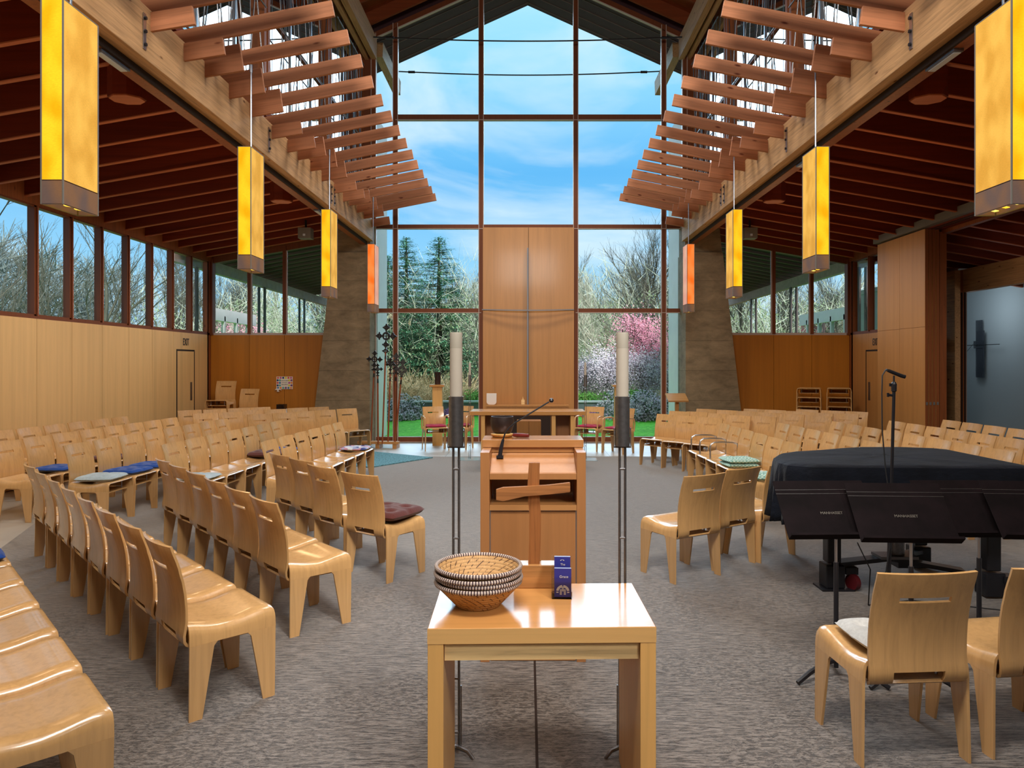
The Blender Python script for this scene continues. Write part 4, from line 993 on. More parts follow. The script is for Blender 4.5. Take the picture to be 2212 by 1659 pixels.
MB().box((-.035, -.02, .0), (.035, .02, .10)).prism([(-.03, -.02, .10), (.03, -.02, .10), (.008, -.02, .13), (-.008, -.02, .13)], (0, .04, 0)).build('holder_block', M['apron'], o); MB().tube([(0, 0, .13), (0, 0, .165)], .006, 6).build('stem', M['apron'], o)
# pedestals with vases
def pedestal(x, y, side):
    t = thing('flower_pedestal', 'pale oak flower pedestal at the %s of the tall window' % side, 'pedestal', (x, y, 0), 0, 'flower pedestals by the window')
    MB().box((-.15, -.15, 1.215), (.15, .15, 1.26)).build('pedestal_top', M['table'], t, bevel=.003)
    MB().box((-.098, -.098, 0), (.098, .098, 1.214)).build('shaft', M['table_leg'], t, bevel=.003)
    v = thing('vase', 'dark cylindrical vase holding bare twigs on the %s pedestal' % side, 'vase', (x, y, 1.261), 0, 'dark vases of bare twigs')
    MB().lathe([(.001, 0), (.062, 0), (.064, .26), (.056, .26), (.055, .02), (.001, .02)], 28).build('vase_body', M['ceramic'], v, smooth=True)
    q = random.Random(3 if side == 'left' else 5); b = MB()
    for k in range(6):
        a = q.uniform(0, 6.28); r = q.uniform(.12, .36); hh = q.uniform(.5, .95); pts = []
        for j in range(8):
            f = j/7; pts.append((math.cos(a)*r*f+.05*math.sin(5*f+k), math.sin(a)*r*f*.5, .05+hh*f**.8))
        b.tube(pts, [.006*(1-.7*j/7) for j in range(8)], 5)
        for j in (3, 5):
            p0 = Vector(pts[j]); d = Vector((q.uniform(-.2, .2), q.uniform(-.1, .1), q.uniform(.05, .2))); b.tube([p0, p0+d*.5+Vector((0, 0, .02)), p0+d], [.003, .002, .0015], 4)
    b.build('twigs', M['bark_dark'], v)
pedestal(-1.87, 14.75, 'left'); pedestal(1.90, 14.75, 'right')
# small reading desk right
t = thing('reading_desk', 'small slanted-top wooden reading desk by the right concrete pier', 'reading desk', (2.98, 14.2, 0))
MB().box((-.20, -.18, 0), (.20, .18, .03), 0, Matrix.Translation((0, 0, 1.0)) @ Matrix.Rotation(R(22), 4, 'X')).build('desk_top', M['table'], t)
MB().box((-.035, -.035, .03), (.035, .035, 1.0)).build('post', M['fir'], t); MB().box((-.16, -.14, 0), (.16, .14, .03)).build('base', M['fir'], t)

# ---- processional crosses in a floor rack
t = thing('cross_rack', 'low wooden floor rack holding six processional crosses', 'rack', (-2.98, 14.25, 0), R(-6))
MB().box((-.42, -.10, .09), (.42, .02, .14)).build('rail', M['fir'], t); MB().box((-.42, .06, .09), (.30, .16, .13)).build('rail', M['fir'], t)
for x in (-.36, -.05, .30): MB().box((x, -.09, 0), (x+.08, .14, .089)).build('foot', M['fir'], t)
def cross_head(b, w, h, kind):
    y = 0
    def ring(cx, cz, r0, r1, n=14, sq=False):
        for k in range(n):
            t0, t1 = 2*math.pi*k/n, 2*math.pi*(k+1)/n
            b.prism([(cx+r0*math.cos(t0), -.008, cz+r0*math.sin(t0)), (cx+r1*math.cos(t0), -.008, cz+r1*math.sin(t0)), (cx+r1*math.cos(t1), -.008, cz+r1*math.sin(t1)), (cx+r0*math.cos(t1), -.008, cz+r0*math.sin(t1))], (0, .016, 0))
    def bar(x0, z0, x1, z1, t_): b.bar((x0, 0, z0), (x1, 0, z1), t_*1.5, .016, up=(0, 1, 0))
    def dia(cx, cz, r):
        b.prism([(cx-r, -.008, cz), (cx, -.008, cz-r), (cx+r, -.008, cz), (cx, -.008, cz+r)], (0, .016, 0))
    if kind == 'lattice':
        for k in range(-2, 3):
            o_ = k*w*.2; bar(-w*.5+abs(o_)*.5+o_*.5, h*.55+o_*.5-(-w*.5+abs(o_)*.5)*0, 0+o_*.5, h*.55+o_*.5, .001)
        c0 = h*.6; r = w*.5
        for k in (1, .72, .45): 
            q = r*k; pts = [(-q, c0), (0, c0-q), (q, c0), (0, c0+q)]
            for a_, b_ in zip(pts, pts[1:]+pts[:1]): bar(a_[0], a_[1], b_[0], b_[1], .012)
        for k in (-.35, 0, .35):
            bar(-r*.5+k*r, c0-r*.5-k*r+r*.0, r*.5+k*r, c0+r*.5-k*r, .008)
        for s_ in (-1, 1): ring(s_*w*.2, h*.14, w*.08, w*.14, 10)
        ring(0, h*.05, w*.05, w*.11, 10); return
    c0 = h*.56
    ring(0, c0, w*.12, w*.21, 12); bar(0, c0-w*.15, 0, c0+w*.15, .012); bar(-w*.15, c0, w*.15, c0, .010)
    for ax, az in ((1, 0), (-1, 0), (0, 1), (0, -1)):
        L = w*.5 if ax else h*.42
        bar(ax*w*.19, c0+az*w*.19, ax*L, c0+az*L, .014)
        cx, cz = ax*L*.72, c0+az*L*.72; r = w*.105
        ring(cx, cz, r*.35, r*1.25, 10)
        for dx, dz in ((1, 0), (-1, 0), (0, 1), (0, -1)):
            dia(cx+dx*r*1.45, cz+dz*r*1.45, r*.5)
        dia(ax*L, c0+az*L, r*.4)
    ring(0, h*.03, w*.06, w*.12, 10); dia(-w*.14, h*.03, w*.05); dia(w*.14, h*.03, w*.05)
for i, (u0, v0, u1, v1, w, h, kind, yy, lab) in enumerate((
    (833, 760, 826, 950, .40, .56, 'c', 14.15, 'tallest pierced brass processional cross in the rack'), (808, 800, 801, 950, .30, .40, 'c', 14.35, 'pierced processional cross at the left of the rack, before the pier edge'),
    (855, 808, 851, 950, .38, .42, 'c', 14.4, 'wide pierced processional cross in front of the window mullion'), (843, 808, 838, 952, .20, .34, 'c', 14.2, 'slender olive-toned processional cross at the centre of the rack'),
    (816, 812, 817, 955, .19, .24, 'c', 14.1, 'smallest processional cross, low at the left front of the rack'), (867, 815, 853, 952, .20, .24, 'lattice', 14.15, 'diamond lattice processional cross leaning to the right'))):
    p0 = at(u1, v1, yy); p0.z = .141 if False else .10; p1 = at(u0, v0, yy)
    t = thing('processional_cross', lab, 'cross', p0, 0, 'processional crosses in the rack')
    d = p1-p0; MB().tube([(0, 0, 0), d], .016, 8).build('staff', M['staff'], t, smooth=True)
    b = MB(); cross_head(b, w, h, kind); b.tube([(0, 0, -.14), (0, 0, 0.02)], [.02, .012], 8); b.tube([(0, 0, 0), (0, 0, h*.2)], .012, 6)
    o = b.build('cross_head', M['cross_metal'], t, loc=d); o.rotation_euler = (0, math.atan2(d.x, d.z), R(12*(i % 3-1)))

# ================================================================== WALL BITS AT LEFT
p = thing('hexagon_poster', 'white poster with a border of coloured hexagons on the amber wall', 'poster', (at(614.5, 827, 15.28).x, 15.285, at(614.5, 827, 15.28).z))
MB().box((-.175, 0, -.135), (.175, .008, .135)).build('poster_sheet', M['paper'], p)
q = random.Random(9); cols = [srgb(220, 90, 90), srgb(236, 140, 60), srgb(230, 210, 60), srgb(60, 120, 170), srgb(30, 60, 120), srgb(120, 60, 130), srgb(200, 90, 150), srgb(90, 170, 160)]
hexs = [(-.14+.056*k, z) for k in range(6) for z in (.108, -.108)]+[(x, z) for z in (-.055, 0, .055) for x in (-.148, -.10, .10, .148)]
hm_ = [plain('poster_ink_%d' % i, c, .7) for i, c in enumerate(cols)]; hb = MB()
for i, (x, z) in enumerate(hexs): hb.prism([(x+.024*math.cos(R(30+60*k)), -.002, z+.024*math.sin(R(30+60*k))) for k in range(6)], (0, .002, 0), i*3 % 8)
hb.build('printed_hexagons', hm_, p)
lb = MB()
for z, L in ((.048, .075), (.005, .055), (-.038, .06)):
    x = -L
    while x < L: 
        d = q.uniform(.008, .014); lb.box((x, -.002, z-.008), (x+d*.35, 0, z+.008)); lb.box((x, -.002, z+q.choice((-.008, 0, .005))), (x+d, 0, z+.002+q.choice((-.007, 0, .006)))); x += d+.006
lb.build('handwriting', M['stand_black'], p)
d = MB(); c = at(598, 842, 15.2)
d.prism([(-.075, 0, -.015), (-.03, 0, .032), (0, 0, .022), (.03, 0, .032), (.085, 0, -.015), (.03, 0, -.002), (.012, 0, -.02), (.03, 0, -.045), (-.03, 0, -.045), (-.012, 0, -.02), (-.03, 0, -.002)], (0, .02, 0))
o = d.build('dove_ornament', M['white'], loc=(c.x, 15.26, c.z), bevel=.004); tag(o, 'small white dove ornament below the poster\'s corner', 'ornament')
t = thing('book_cart', 'low plain wood stand holding upright books by the amber wall', 'stand', (at(610, 880, 14.9).x, 14.95, 0))
MB().box((-.24, -.15, .55), (.24, .15, .58)).build('top_board', M['amber_wall'], t)
for s in (-1, 1): MB().box((s*.20, -.13, 0), (s*.23, .13, .549)).build('side_panel', M['amber_wall'], t)
for i in range(6):
    x = at(610, 880, 14.9).x-.10+i*.034; hh = .26 if i < 5 else .17
    b = MB().box((-.014, -.09, 0), (.014, .09, hh)).build('book', M['ceramic'] if i < 5 else M['white'], loc=(x+(.03 if i == 5 else 0), 14.95, .581))
    tag(b, ('thin dark book upright on the low stand, %s from the left' % ORD[i]) if i < 5 else 'short white book at the right end of the dark books', 'book', 'upright books on the low stand')
# rug
rb = MB(); rp = [at(800, 978, 0.0)]
def fl(u, v): y = EYE*F/(v-CY); return ((u-CX)*y/F, y)
P = [fl(798, 977), fl(935, 990.5), fl(800, 1012), fl(700, 1002), fl(700, 984)]
rug = MB(); rug.prism([(x, y, .0085) for x, y in P], (0, 0, .016)); rug = rug.build('area_rug', M['rugm']); tag(rug, 'shaggy teal speckled rug corner on the carpet at left of the aisle', 'rug')

# ================================================================== PIANO
PZ = .97; PL = [(1.83, 5.02), (1.98, 4.92), (2.5, 4.90), (3.1, 4.87), (3.46, 4.87), (3.50, 4.95), (3.50, 5.90), (3.42, 6.0), (3.2, 6.08), (2.85, 6.08), (2.65, 6.0), (2.40, 5.86), (2.15, 5.76), (1.98, 5.62), (1.86, 5.40), (1.81, 5.15)]
pn = thing('grand_piano', 'grand piano draped in a black cloth cover, on a dolly', 'piano', (0, 0, 0)); 
def dens(pl, n=6):
    out = []
    for a, b in zip(pl, pl[1:]+pl[:1]):
        for k in range(n): out.append((a[0]+(b[0]-a[0])*k/n, a[1]+(b[1]-a[1])*k/n))
    return out
pd = dens(PL, 8); cen = Vector((2.7, 5.4)); q = random.Random(11); rings = []
cv = MB(); N = len(pd)
lev = [(.10, PZ+.012), (.5, PZ+.008), (.85, PZ+.003), (.955, PZ), (.99, PZ-.012), (1.0, PZ-.035), (1.006, PZ-.08), (1.012, .80), (1.02, .70), (1.03, .60), (1.035, .545)]
for li, (k, z) in enumerate(lev):
    for i, (x, y) in enumerate(pd):
        d = Vector((x, y))-cen; nrm = d.normalized(); amp = 0 if li < 6 else .010*(li-5)/2
        w_ = amp*math.sin(i*1.9)+amp*.7*math.sin(i*.73+1); p_ = cen+d*k+nrm*w_
        zz = z+(.012*math.sin(i*.31) if li == len(lev)-1 else 0)+(.004*math.sin(x*9+y*7) if li < 3 else 0)
        cv.v.append((p_.x, p_.y, zz))
for li in range(len(lev)-1):
    for i in range(N): cv.f.append((li*N+i, li*N+(i+1) % N, (li+1)*N+(i+1) % N, (li+1)*N+i)); cv.mi.append(0)
cv.f.append(tuple(range(N))); cv.mi.append(0)
o = cv.build('cover', M['cover'], pn, smooth=True); o.modifiers.new('solid', 'SOLIDIFY').thickness = .004
MB().prism([(cen.x+(x-cen.x)*.97, cen.y+(y-cen.y)*.97, .62) for x, y in PL], (0, 0, .33)).build('case', M['black'], pn)
for lx, ly in ((2.27, 5.30), (3.32, 5.10), (3.2, 5.82)):
    MB().prism([(lx-.05, ly-.05, .20), (lx+.05, ly-.05, .20), (lx+.05, ly+.05, .20), (lx-.05, ly+.05, .20)], (0, 0, .42)).prism([(lx-.07, ly-.07, .02), (lx+.07, ly-.07, .02), (lx+.06, ly+.06, .02), (lx-.07, ly+.07, .02)], (0, 0, .17)).build('leg', M['black'], pn, bevel=.008)
MB().box((2.16, 5.2, .008), (2.4, 5.38, .02)).bar((2.3, 5.3, .19), (2.75, 5.42, .20), .10, .03).bar((2.75, 5.42, .20), (3.25, 5.3, .13), .10, .03).bar((2.75, 5.42, .2), (3.2, 5.8, .15), .08, .03).build('dolly', M['black'], pn)
MB().box((2.64, 5.30, .215), (2.92, 5.46, .235)).lathe([(.001, 0), (.06, 0), (.06, .25), (.001, .25)], 20, c=(2.80, 5.40, .236)).build('dolly_hub', M['steel'], pn, smooth=True)
for cx_, cy_ in ((2.40, 5.24), (3.42, 5.02)):
    o = MB().tube([(-.02, 0, 0), (.02, 0, 0)], .058, 20).build('caster_wheel', M['wheel'], pn, loc=(cx_, cy_, .067)); o.rotation_euler = (0, 0, R(20))
    MB().box((cx_-.05, cy_+.0, .12), (cx_+.04, cy_+.10, .17)).build('caster_fork', M['black'], pn)
ly = MB()
for dx in (-.05, .05): ly.tube([(2.95+dx, 5.55, .14), (2.95+dx, 5.55, .64)], .018, 8)
ly.box((2.86, 5.48, .10), (3.04, 5.62, .15)).tube([(2.9, 5.5, .12), (2.75, 5.55, .62)], .008); ly.build('pedal_lyre', M['black'], pn)
# microphone on its stand
MX, MY = at(1931, 0, 4.6).x, 4.6
t = thing('microphone_stand', 'black microphone stand with round base in front of the piano', 'microphone stand', (MX, MY, 0))
MB().lathe([(.001, .008), (.15, .008), (.15, .016), (.13, .028), (.03, .036), (.001, .038)], 32).build('base', M['black'], t, smooth=True)
MB().tube([(-.04, 0, .03), (-.022, 0, .8), (-.02, 0, .84)], .013, 10).build('pole', M['black'], t, smooth=True)
MB().tube([(-.02, 0, .81), (-.016, 0, .90)], .018, 12).build('height_clutch', M['steel'], t, smooth=True)
MB().tube([(-.016, 0, .90), (0, 0, 1.50)], .010, 10).build('upper_pole', M['black'], t, smooth=True)
MB().tube([(0, 0, 1.49), (0, 0, 1.50), (0, 0, 1.545), (0, 0, 1.56)], [.006, .016, .018, .010], 10).tube([(0, 0, 1.47), (-.035, 0, 1.475)], .008).box((-.045, -.004, 1.462), (-.032, .004, 1.488)).box((-.03, -.004, 1.53), (0, .004, 1.55)).build('clip', M['black'], t)
m = thing('microphone', 'slim dark microphone tilted on its stand above the piano', 'microphone', (MX, MY, 0))
MB().tube([(-.052, .0, 1.637), (-.03, 0, 1.630), (.05, 0, 1.598), (.072, 0, 1.592)], [.007, .011, .0125, .0125], 12).build('microphone_body', M['black'], m, smooth=True)
MB().tube([(0, 0, 1.56), (0, 0, 1.60)], .006).build('yoke', M['black'], m)
MB().tube([(-.05, 0, 1.6365), (-.036, 0, 1.632)], .0085, 10).build('connector', M['steel_light'], m)
cb = MB().tube([(MX-.053, MY, 1.637), (MX-.075, MY, 1.60), (MX-.078, MY, 1.48), (MX-.076, MY, 1.25), (MX-.060, MY-.01, 1.0), (MX-.045, MY-.02, .86), (MX-.04, MY-.03, .5), (MX-.09, MY-.03, .2), (MX-.02, MY-.16, .02), (MX+.3, MY-.1, .014)], .004, 6).build('microphone_cable', M['black_rubber'], smooth=True); tag(cb, 'thin black microphone cable hanging beside the stand', 'cable')
# music stands
def music_stand(x, y, rz, zd, lab, word=False, wd=.51):
    t = thing('music_stand', lab, 'music stand', (x, y, 0), R(rz), 'black music stands before the piano')
    f = MB()
    for k in range(3):
        a = R(200+120*k); dx, dy = math.cos(a), math.sin(a)
        f.tube([(0, 0, .10), (dx*.08, dy*.08, .095), (dx*.18, dy*.18, .06), (dx*.26, dy*.26, .02)], [.014, .014, .013, .012], 8)
    f.build('tripod_base', M['black'], t, smooth=True)
    MB().tube([(0, 0, .06), (0, 0, .62)], .0125, 12).build('pole', M['black'], t, smooth=True)
    MB().tube([(0, 0, .62), (0, 0, zd-.004)], .008, 10).build('upper_pole', M['steel_light'], t, smooth=True)
    m = Matrix.Translation((0, .0, zd)) @ Matrix.Rotation(R(-41), 4, 'X'); dk = MB()
    dk.box((-wd/2, -.004, 0), (wd/2, 0, .355), 0, m); dk.box((-wd/2, -.05, -.004), (wd/2, 0, 0), 0, m); dk.box((-wd/2, -.052, -.004), (wd/2, -.048, .010), 0, m)
    for z in (.27, .295): dk.box((-wd/2, -.0055, z), (wd/2, -.004, z+.003), 1, m)
    dk.build('desk', [M['stand_black'], M['steel']], t, bevel=.001)
    if word:
        o = text('embossed_lettering', 'MANHASSET', .022, (0, 0, 0), (0, 0, 0), M['track'], t, .0002); o.matrix_local = m @ Matrix.Translation((0.02, -.0048, .15)) @ Matrix.Rotation(R(90), 4, 'X')
    return t
def pxs(u, y): return (u-CX)*y/F
music_stand(pxs(1806, 3.78), 3.78, 2, .745, 'black music stand at the left end of the four, over the aisle side', True)
music_stand(pxs(1968, 3.70), 3.70, -3, .745, 'black music stand second from the left, overlapping its neighbour', True)
music_stand(pxs(2115, 3.86), 3.86, 0, .735, 'black music stand third from the left, behind the big chair')
music_stand(pxs(2275, 3.74), 3.74, -4, .75, 'black music stand cut by the right edge of the photo')
cb = MB().tube([at(1852, 1172, 4.3), at(1880, 1230, 4.6), Vector((2.35, 4.9, .012)), Vector((2.7, 5.0, .012)), Vector((3.2, 4.8, .012))], .004, 6).build('floor_cable', M['black_rubber'], smooth=True); tag(cb, 'thin black cable trailing to the floor beneath the piano', 'cable')
# ================================================================== OUTDOORS
struct(MB().box((-60, 15.42, -.25), (60, 24, -.03)).build('ground_lawn', M['grass']))
g = MB(); n = 24
for j in range(n+1):
    for i in range(n+1):
        x = -60+120*i/n; y = 24+60*j/n; g.v.append((x, y, -.03+max(0, (y-26))*.05+.25*math.sin(x*.4+y*.3)*(1 if y > 27 else 0)))
for j in range(n):
    for i in range(n): a = j*(n+1)+i; g.f.append((a, a+1, a+n+2, a+n+1)); g.mi.append(0)
struct(g.build('ground_bank', M['soil']))
for s in (-1, 1): struct(MB().box((s*7.6, -10, -.25), (s*60, 15.42, -.04)).build('ground_side_'+('left' if s < 0 else 'right'), M['soil']))
w = MB().box((-9, 23.6, -.1), (5.3, 23.85, .42)); w = w.build('retaining_wall', M['retain']); MB().box((-9.05, 23.55, .42), (5.35, 23.9, .47)).build('coping', M['cap'], w)
tag(w, 'low weathered concrete retaining wall across the end of the lawn', 'garden wall')
# covered walks left and right outside the back windows
for s in (-1, 1):
    n_ = 'left' if s < 0 else 'right'
    zz = lambda x: 5.0-(x-4.6)*1.1/5.9; xe = 8.15
    d = MB()
    for a, y0, L_ in ((4.6, 15.45, 4.2), (5.4, 19.6, 3.4), (6.3, 23, 4)): d.prism([(s*a, y0, zz(a)), (s*xe, y0, zz(xe)), (s*xe, y0, zz(xe)+.2), (s*a, y0, zz(a)+.2)], (0, L_, 0), 0)
    y = 15.7
    while y < 26.8:
        a = 4.6 if y < 19.6 else (5.4 if y < 23 else 6.3)
        d.prism([(s*a, y, zz(a)-.07), (s*xe, y, zz(xe)-.07), (s*xe, y, zz(xe)), (s*a, y, zz(a))], (0, .05, 0), 1); y += .55
    r = d.build('walkway_roof', [M['soffit'], M['soffit_line']]); tag(r, 'dark slatted roof of the covered walk outside the %s rear window' % n_, 'roof')
    b = MB().box((s*7.75, 15.6, 3.95), (s*7.9, 28, 4.22)); 
    b.build('beam', M['out_beam'], r)
    for y in (16.6, 20.9, 24.6): MB().box((s*7.72, y-.06, -.05), (s*7.76, y+.06, 3.95)).box((s*7.89, y-.06, -.05), (s*7.93, y+.06, 3.95)).build('post', M['out_post'], r)
    # glazed building side beyond
    v = MB().box((s*9.0, 20, -.1), (s*9.1, 23.4, .9), 0)
    for y in [20.1+.9*i for i in range(4)]: v.box((s*8.95, y-.04, .9), (s*9.05, y+.04, 3.1), 1)
    v.box((s*8.95, 20, 2.95), (s*9.1, 23.4, 3.3), 1); v = v.build('glazed_wing', [M['out_beam'], M['concrete_out']]); MB().add([(s*9.0, 20, .9), (s*9.0, 23.4, .9), (s*9.0, 23.4, 3.0), (s*9.0, 20, 3.0)], [(0,1,2,3)]).build('glazing', M['glass'], v)
    tag(v, 'glazed side wing beyond the covered walk at %s' % n_, 'building')
# trees
def bare_tree(name, h, seed, mat, spread=1.0, blossom=None, nb=5, levels=5, nbloom=9000, lean=.0, bl=.035):
    q = random.Random(seed); b = MB(); tips = []
    def seg(p, d, L, r, lev):
        n = 3 if lev > 1 else 5; m = 4 if lev < 3 else 3; pts = [p]; dd = d.copy()
        for k in range(m):
            dd = (dd+Vector((q.gauss(0, .13), q.gauss(0, .13), q.gauss(.04, .08)))).normalized(); pts.append(pts[-1]+dd*L/m)
        r1 = r*.62; rs = [r+(r1-r)*k/m for k in range(m+1)]; b.tube(pts, rs, n if lev < 4 else 3, cap=False)
        if lev >= levels: tips.append(pts[-1]); tips.append(pts[-2]); return
        cnt = nb if lev else nb+3
        for k in range(cnt):
            f = q.uniform(.25, 1) if lev else q.uniform(.22, 1); idx = min(m-1, int(f*m)); bp = pts[idx]+(pts[idx+1]-pts[idx])*(f*m-idx)
            a = q.uniform(0, 2*math.pi); sp = q.uniform(.35, .9)*spread
            x = dd.orthogonal().normalized(); y = dd.cross(x); nd = (dd+ (x*math.cos(a)+y*math.sin(a))*sp+Vector((0, 0, .18))).normalized()
            seg(bp, nd, L*q.uniform(.45, .68), max(r1*.55, .004), lev+1)
        if lev < 3: seg(pts[-1], dd, L*.6, r1*.8, lev+1)
    seg(Vector((0, 0, -.1)), Vector((lean, 0, 1)).normalized(), h*.42, h*.016, 0)
    t = thing(name, 'x', 'tree')
    tr = b.build('trunk_and_branches', mat, t, fixn=False)
    if blossom:
        c = MB()
        for k in range(nbloom):
            p = tips[q.randrange(len(tips))]+Vector((q.gauss(0, .22), q.gauss(0, .22), q.gauss(0, .18))); s_ = q.uniform(.5, 1)*bl*h/5
            a = Vector((q.gauss(0, 1), q.gauss(0, 1), q.gauss(0, 1))).normalized()*s_; bb = a.orthogonal().normalized()*s_
            c.add([p-a, p+bb, p+a, p-bb], [(0,1,2,3)])
        c.build('blossom', blossom, t, fixn=False)
    return t
def conifer(seed, h):
    q = random.Random(seed); t = thing('conifer_tree', 'x', 'tree'); MB().tube([(0, 0, -.2), (0, 0, h*.5), (0, 0, h)], [h*.02, h*.011, .01], 8).build('trunk', M['bark_dark'], t)
    c = MB(); br = MB(); z = h*.10
    while z < h*.99:
        f = 1-z/h; R_ = h*.27*f**.8+.08
        for k in range(7+int(8*f)):
            a = q.uniform(0, 6.28); L = R_*q.uniform(.65, 1.12); d = Vector((math.cos(a), math.sin(a), 0))
            pts = [Vector((0, 0, z))+d*L*u+Vector((0, 0, (-.22*u+.16*u*u)*L+.12*u*L)) for u in (0, .33, .66, 1)]
            br.tube(pts, [.012, .01, .006, .003], 3, cap=False)
            m = int(16+52*L)
            for w_ in range(m):
                u = q.uniform(.12, 1)**.8; p = pts[0]+(pts[3]-pts[0])*u+Vector((q.gauss(0, .05), q.gauss(0, .05), q.gauss(-.02, .05)))
                s_ = q.uniform(.04, .085)*(.6+.4*f); dd = (d+Vector((q.gauss(0, .6), q.gauss(0, .6), q.gauss(0, .35)))).normalized(); side = dd.cross(Vector((0, 0, 1))).normalized()*s_*.32
                c.add([p-side, p+side, p+dd*s_*1.7+Vector((0, 0, -.01))], [(0,1,2)])
        z += h*.016+.03*f
    br.build('branches', M['bark_dark'], t, fixn=False); c.build('needle_sprays', M['needles'], t, fixn=False); return t
def shrub(name, seed, r, mats, n=5200, flat=.75, ls=.05):
    q = random.Random(seed); t = thing(name, 'x', 'shrub'); b = MB()
    for k in range(14):
        a = q.uniform(0, 6.28); rr = r*q.uniform(.3, .8); b.tube([(0, 0, 0), (math.cos(a)*rr*.5, math.sin(a)*rr*.5, r*flat*.5), (math.cos(a)*rr, math.sin(a)*rr, r*flat*q.uniform(.7, 1.1))], [.02, .012, .004], 4, cap=False)
    b.build('stems', M['bark_dark'], t, fixn=False)
    parts = [MB() for _ in mats]; lumps = [(Vector((q.gauss(0, r*.42), q.gauss(0, r*.42), abs(q.gauss(r*flat*.45, r*flat*.25)))), q.uniform(.3, .55)*r) for _ in range(16)]
    for k in range(n):
        c, lr = lumps[q.randrange(16)]; d = Vector((q.gauss(0, 1), q.gauss(0, 1), q.gauss(0, 1))).normalized(); p = c+d*lr*q.uniform(.75, 1.05)
        if p.z < .02: p.z = q.uniform(.02, .2)
        s_ = q.uniform(.5, 1.1)*ls; a = Vector((q.gauss(0, 1), q.gauss(0, 1), q.gauss(0, 1))).normalized()*s_; e = a.orthogonal().normalized()*s_*.6
        i = 0 if q.random() < .36 or len(mats) == 1 else 1
        parts[i].add([p-a, p+e, p+a, p-e], [(0,1,2,3)])
    for i, m in enumerate(mats): parts[i].build('foliage' if i == 0 else 'flowers', m, t, fixn=False)
    return t
def spread_out(protos, spots, label, group, cat='tree'):
    for i, (x, y, s_) in enumerate(spots):
        p = protos[i % len(protos)]; o = p if i < len(protos) else copy_tree(p)
        z = -.05 if y < 26 else -.03+(y-26)*.05
        o.location = (x, y, z); o.scale = (s_, s_, s_); o.rotation_euler = (0, 0, (i*2.3) % 6.28); tag(o, label, cat, group)
q = random.Random(21)
bt = [bare_tree('bare_tree', 8.6, 31+i, M['bark'] if i % 2 else M['bark_dark'], .85, nb=5, levels=4) for i in range(3)]
spots = []
for i in range(30):
    y = q.uniform(31, 43); x = (-.45+.9*((i*.618) % 1))*y*1.15; spots.append((x, y, q.uniform(.82, 1.1)))
spots += [(-2.1, 28.5, .72), (3.2, 28.8, .7), (5.6, 27.8, .85), (-7.4, 27.5, .8), (4.3, 31.5, .88), (6.9, 30.5, .98), (1.9, 33, .85)]
spread_out(bt, spots, 'leafless pale tree in the wood beyond the garden wall', 'leafless trees beyond the garden wall')
st = [bare_tree('bare_tree', 7.5, 61+i, M['bark_dark'], .9, nb=4, levels=4) for i in range(1)]
sp = [(-11.5, 10.5, 1), (-12.5, 12.6, 1.05), (-11.8, 14.6, .95), (-13, 17, 1.1), (-12.6, 20, 1), (-14, 8, 1.1), (-15, 23, 1), (-16, 14, 1.15), (16, 17, 1), (15.6, 21.5, 1.1), (16.5, 25, 1.0), (-16.5, 18.5, 1.1), (-15.5, 11, 1.1)]
spread_out(st, sp, 'leafless dark tree outside the side windows', 'leafless trees beside the building')
cf = [conifer(5, 7.6), conifer(8, 7.6)]
for o, (u, y, s_, lab) in zip(cf+[copy_tree(cf[0]), copy_tree(cf[1])], ((948, 30, .93, 'pointed green conifer left of the tall wood panel, sharpest outline'), (878, 33, 1.0, 'taller bushy conifer behind the leftmost bare trees'), (838, 36, .95, 'distant conifer at the left edge of the tall window'), (1010, 40, .62, 'small dim conifer deep in the wood'))):
    o.location = ((u-CX)*y/F, y, 0); o.scale = (s_*1.6, s_*1.6, s_); tag(o, lab, 'tree', 'conifers beyond the garden wall')
pk = [bare_tree('pink_blossom_tree', 4.4, 81+i, M['bark_dark'], 1.1, M['flower_p'], nb=4, levels=4, nbloom=10000) for i in range(2)]
spread_out(pk, [(5.3, 26.4, 1.0), (-10.2, 27.5, .85), (6.9, 28.5, 1.05), (-12.2, 29, .9), (10.6, 28, .85)], 'small tree in pink blossom beyond the lawn', 'pink blossom trees')
wh = [bare_tree('pale_blossom_tree', 3.0, 91, M['bark_dark'], 1.3, M['flower_w'], nb=4, levels=4, nbloom=9000, bl=.05)]
spread_out(wh, [(3.1, 25.3, .95), (4.4, 25.6, .9), (1.9, 25.8, .8)], 'low spreading tree in pale lilac blossom behind the wall', 'pale blossom trees')
def put(o, u, v, y, s_, lab, grp):
    o.location = ((u-CX)*y/F, y, -.04); o.scale = (s_,)*3; tag(o, lab, 'shrub', grp)
s1 = shrub('flowering_shrub', 3, 1.0, [M['leaf_dark'], M['flower_w']], 7000)
put(s1, 1395, 880, 22.0, .82, 'large white-flecked dark shrub on the lawn at right', 'shrubs along the lawn')
put(copy_tree(s1), 1455, 880, 22.3, .75, 'white-flecked shrub seen between the right mullion and pier', 'shrubs along the lawn')
s2 = shrub('pale_flowering_shrub', 4, 1.0, [M['leaf_dark'], M['flower_w'], ], 7000, ls=.055)
put(s2, 868, 880, 22.2, .62, 'rounded pale-flowered shrub at the left of the lawn', 'shrubs along the lawn')
put(copy_tree(s2), 836, 880, 22.0, .7, 'pale-flowered shrub behind the processional crosses', 'shrubs along the lawn')
s3 = shrub('green_shrub', 6, 1.0, [M['leaf']], 5000)
put(s3, 1350, 870, 25.0, .9, 'bright green shrub above the lawn behind the right candle', 'shrubs along the lawn')
put(copy_tree(s3), 1252, 880, 25.0, .8, 'green shrub just right of the tall wood panel', 'shrubs along the lawn')
put(copy_tree(s3), 1020, 880, 25.0, .85, 'green shrub just left of the tall wood panel', 'shrubs along the lawn')
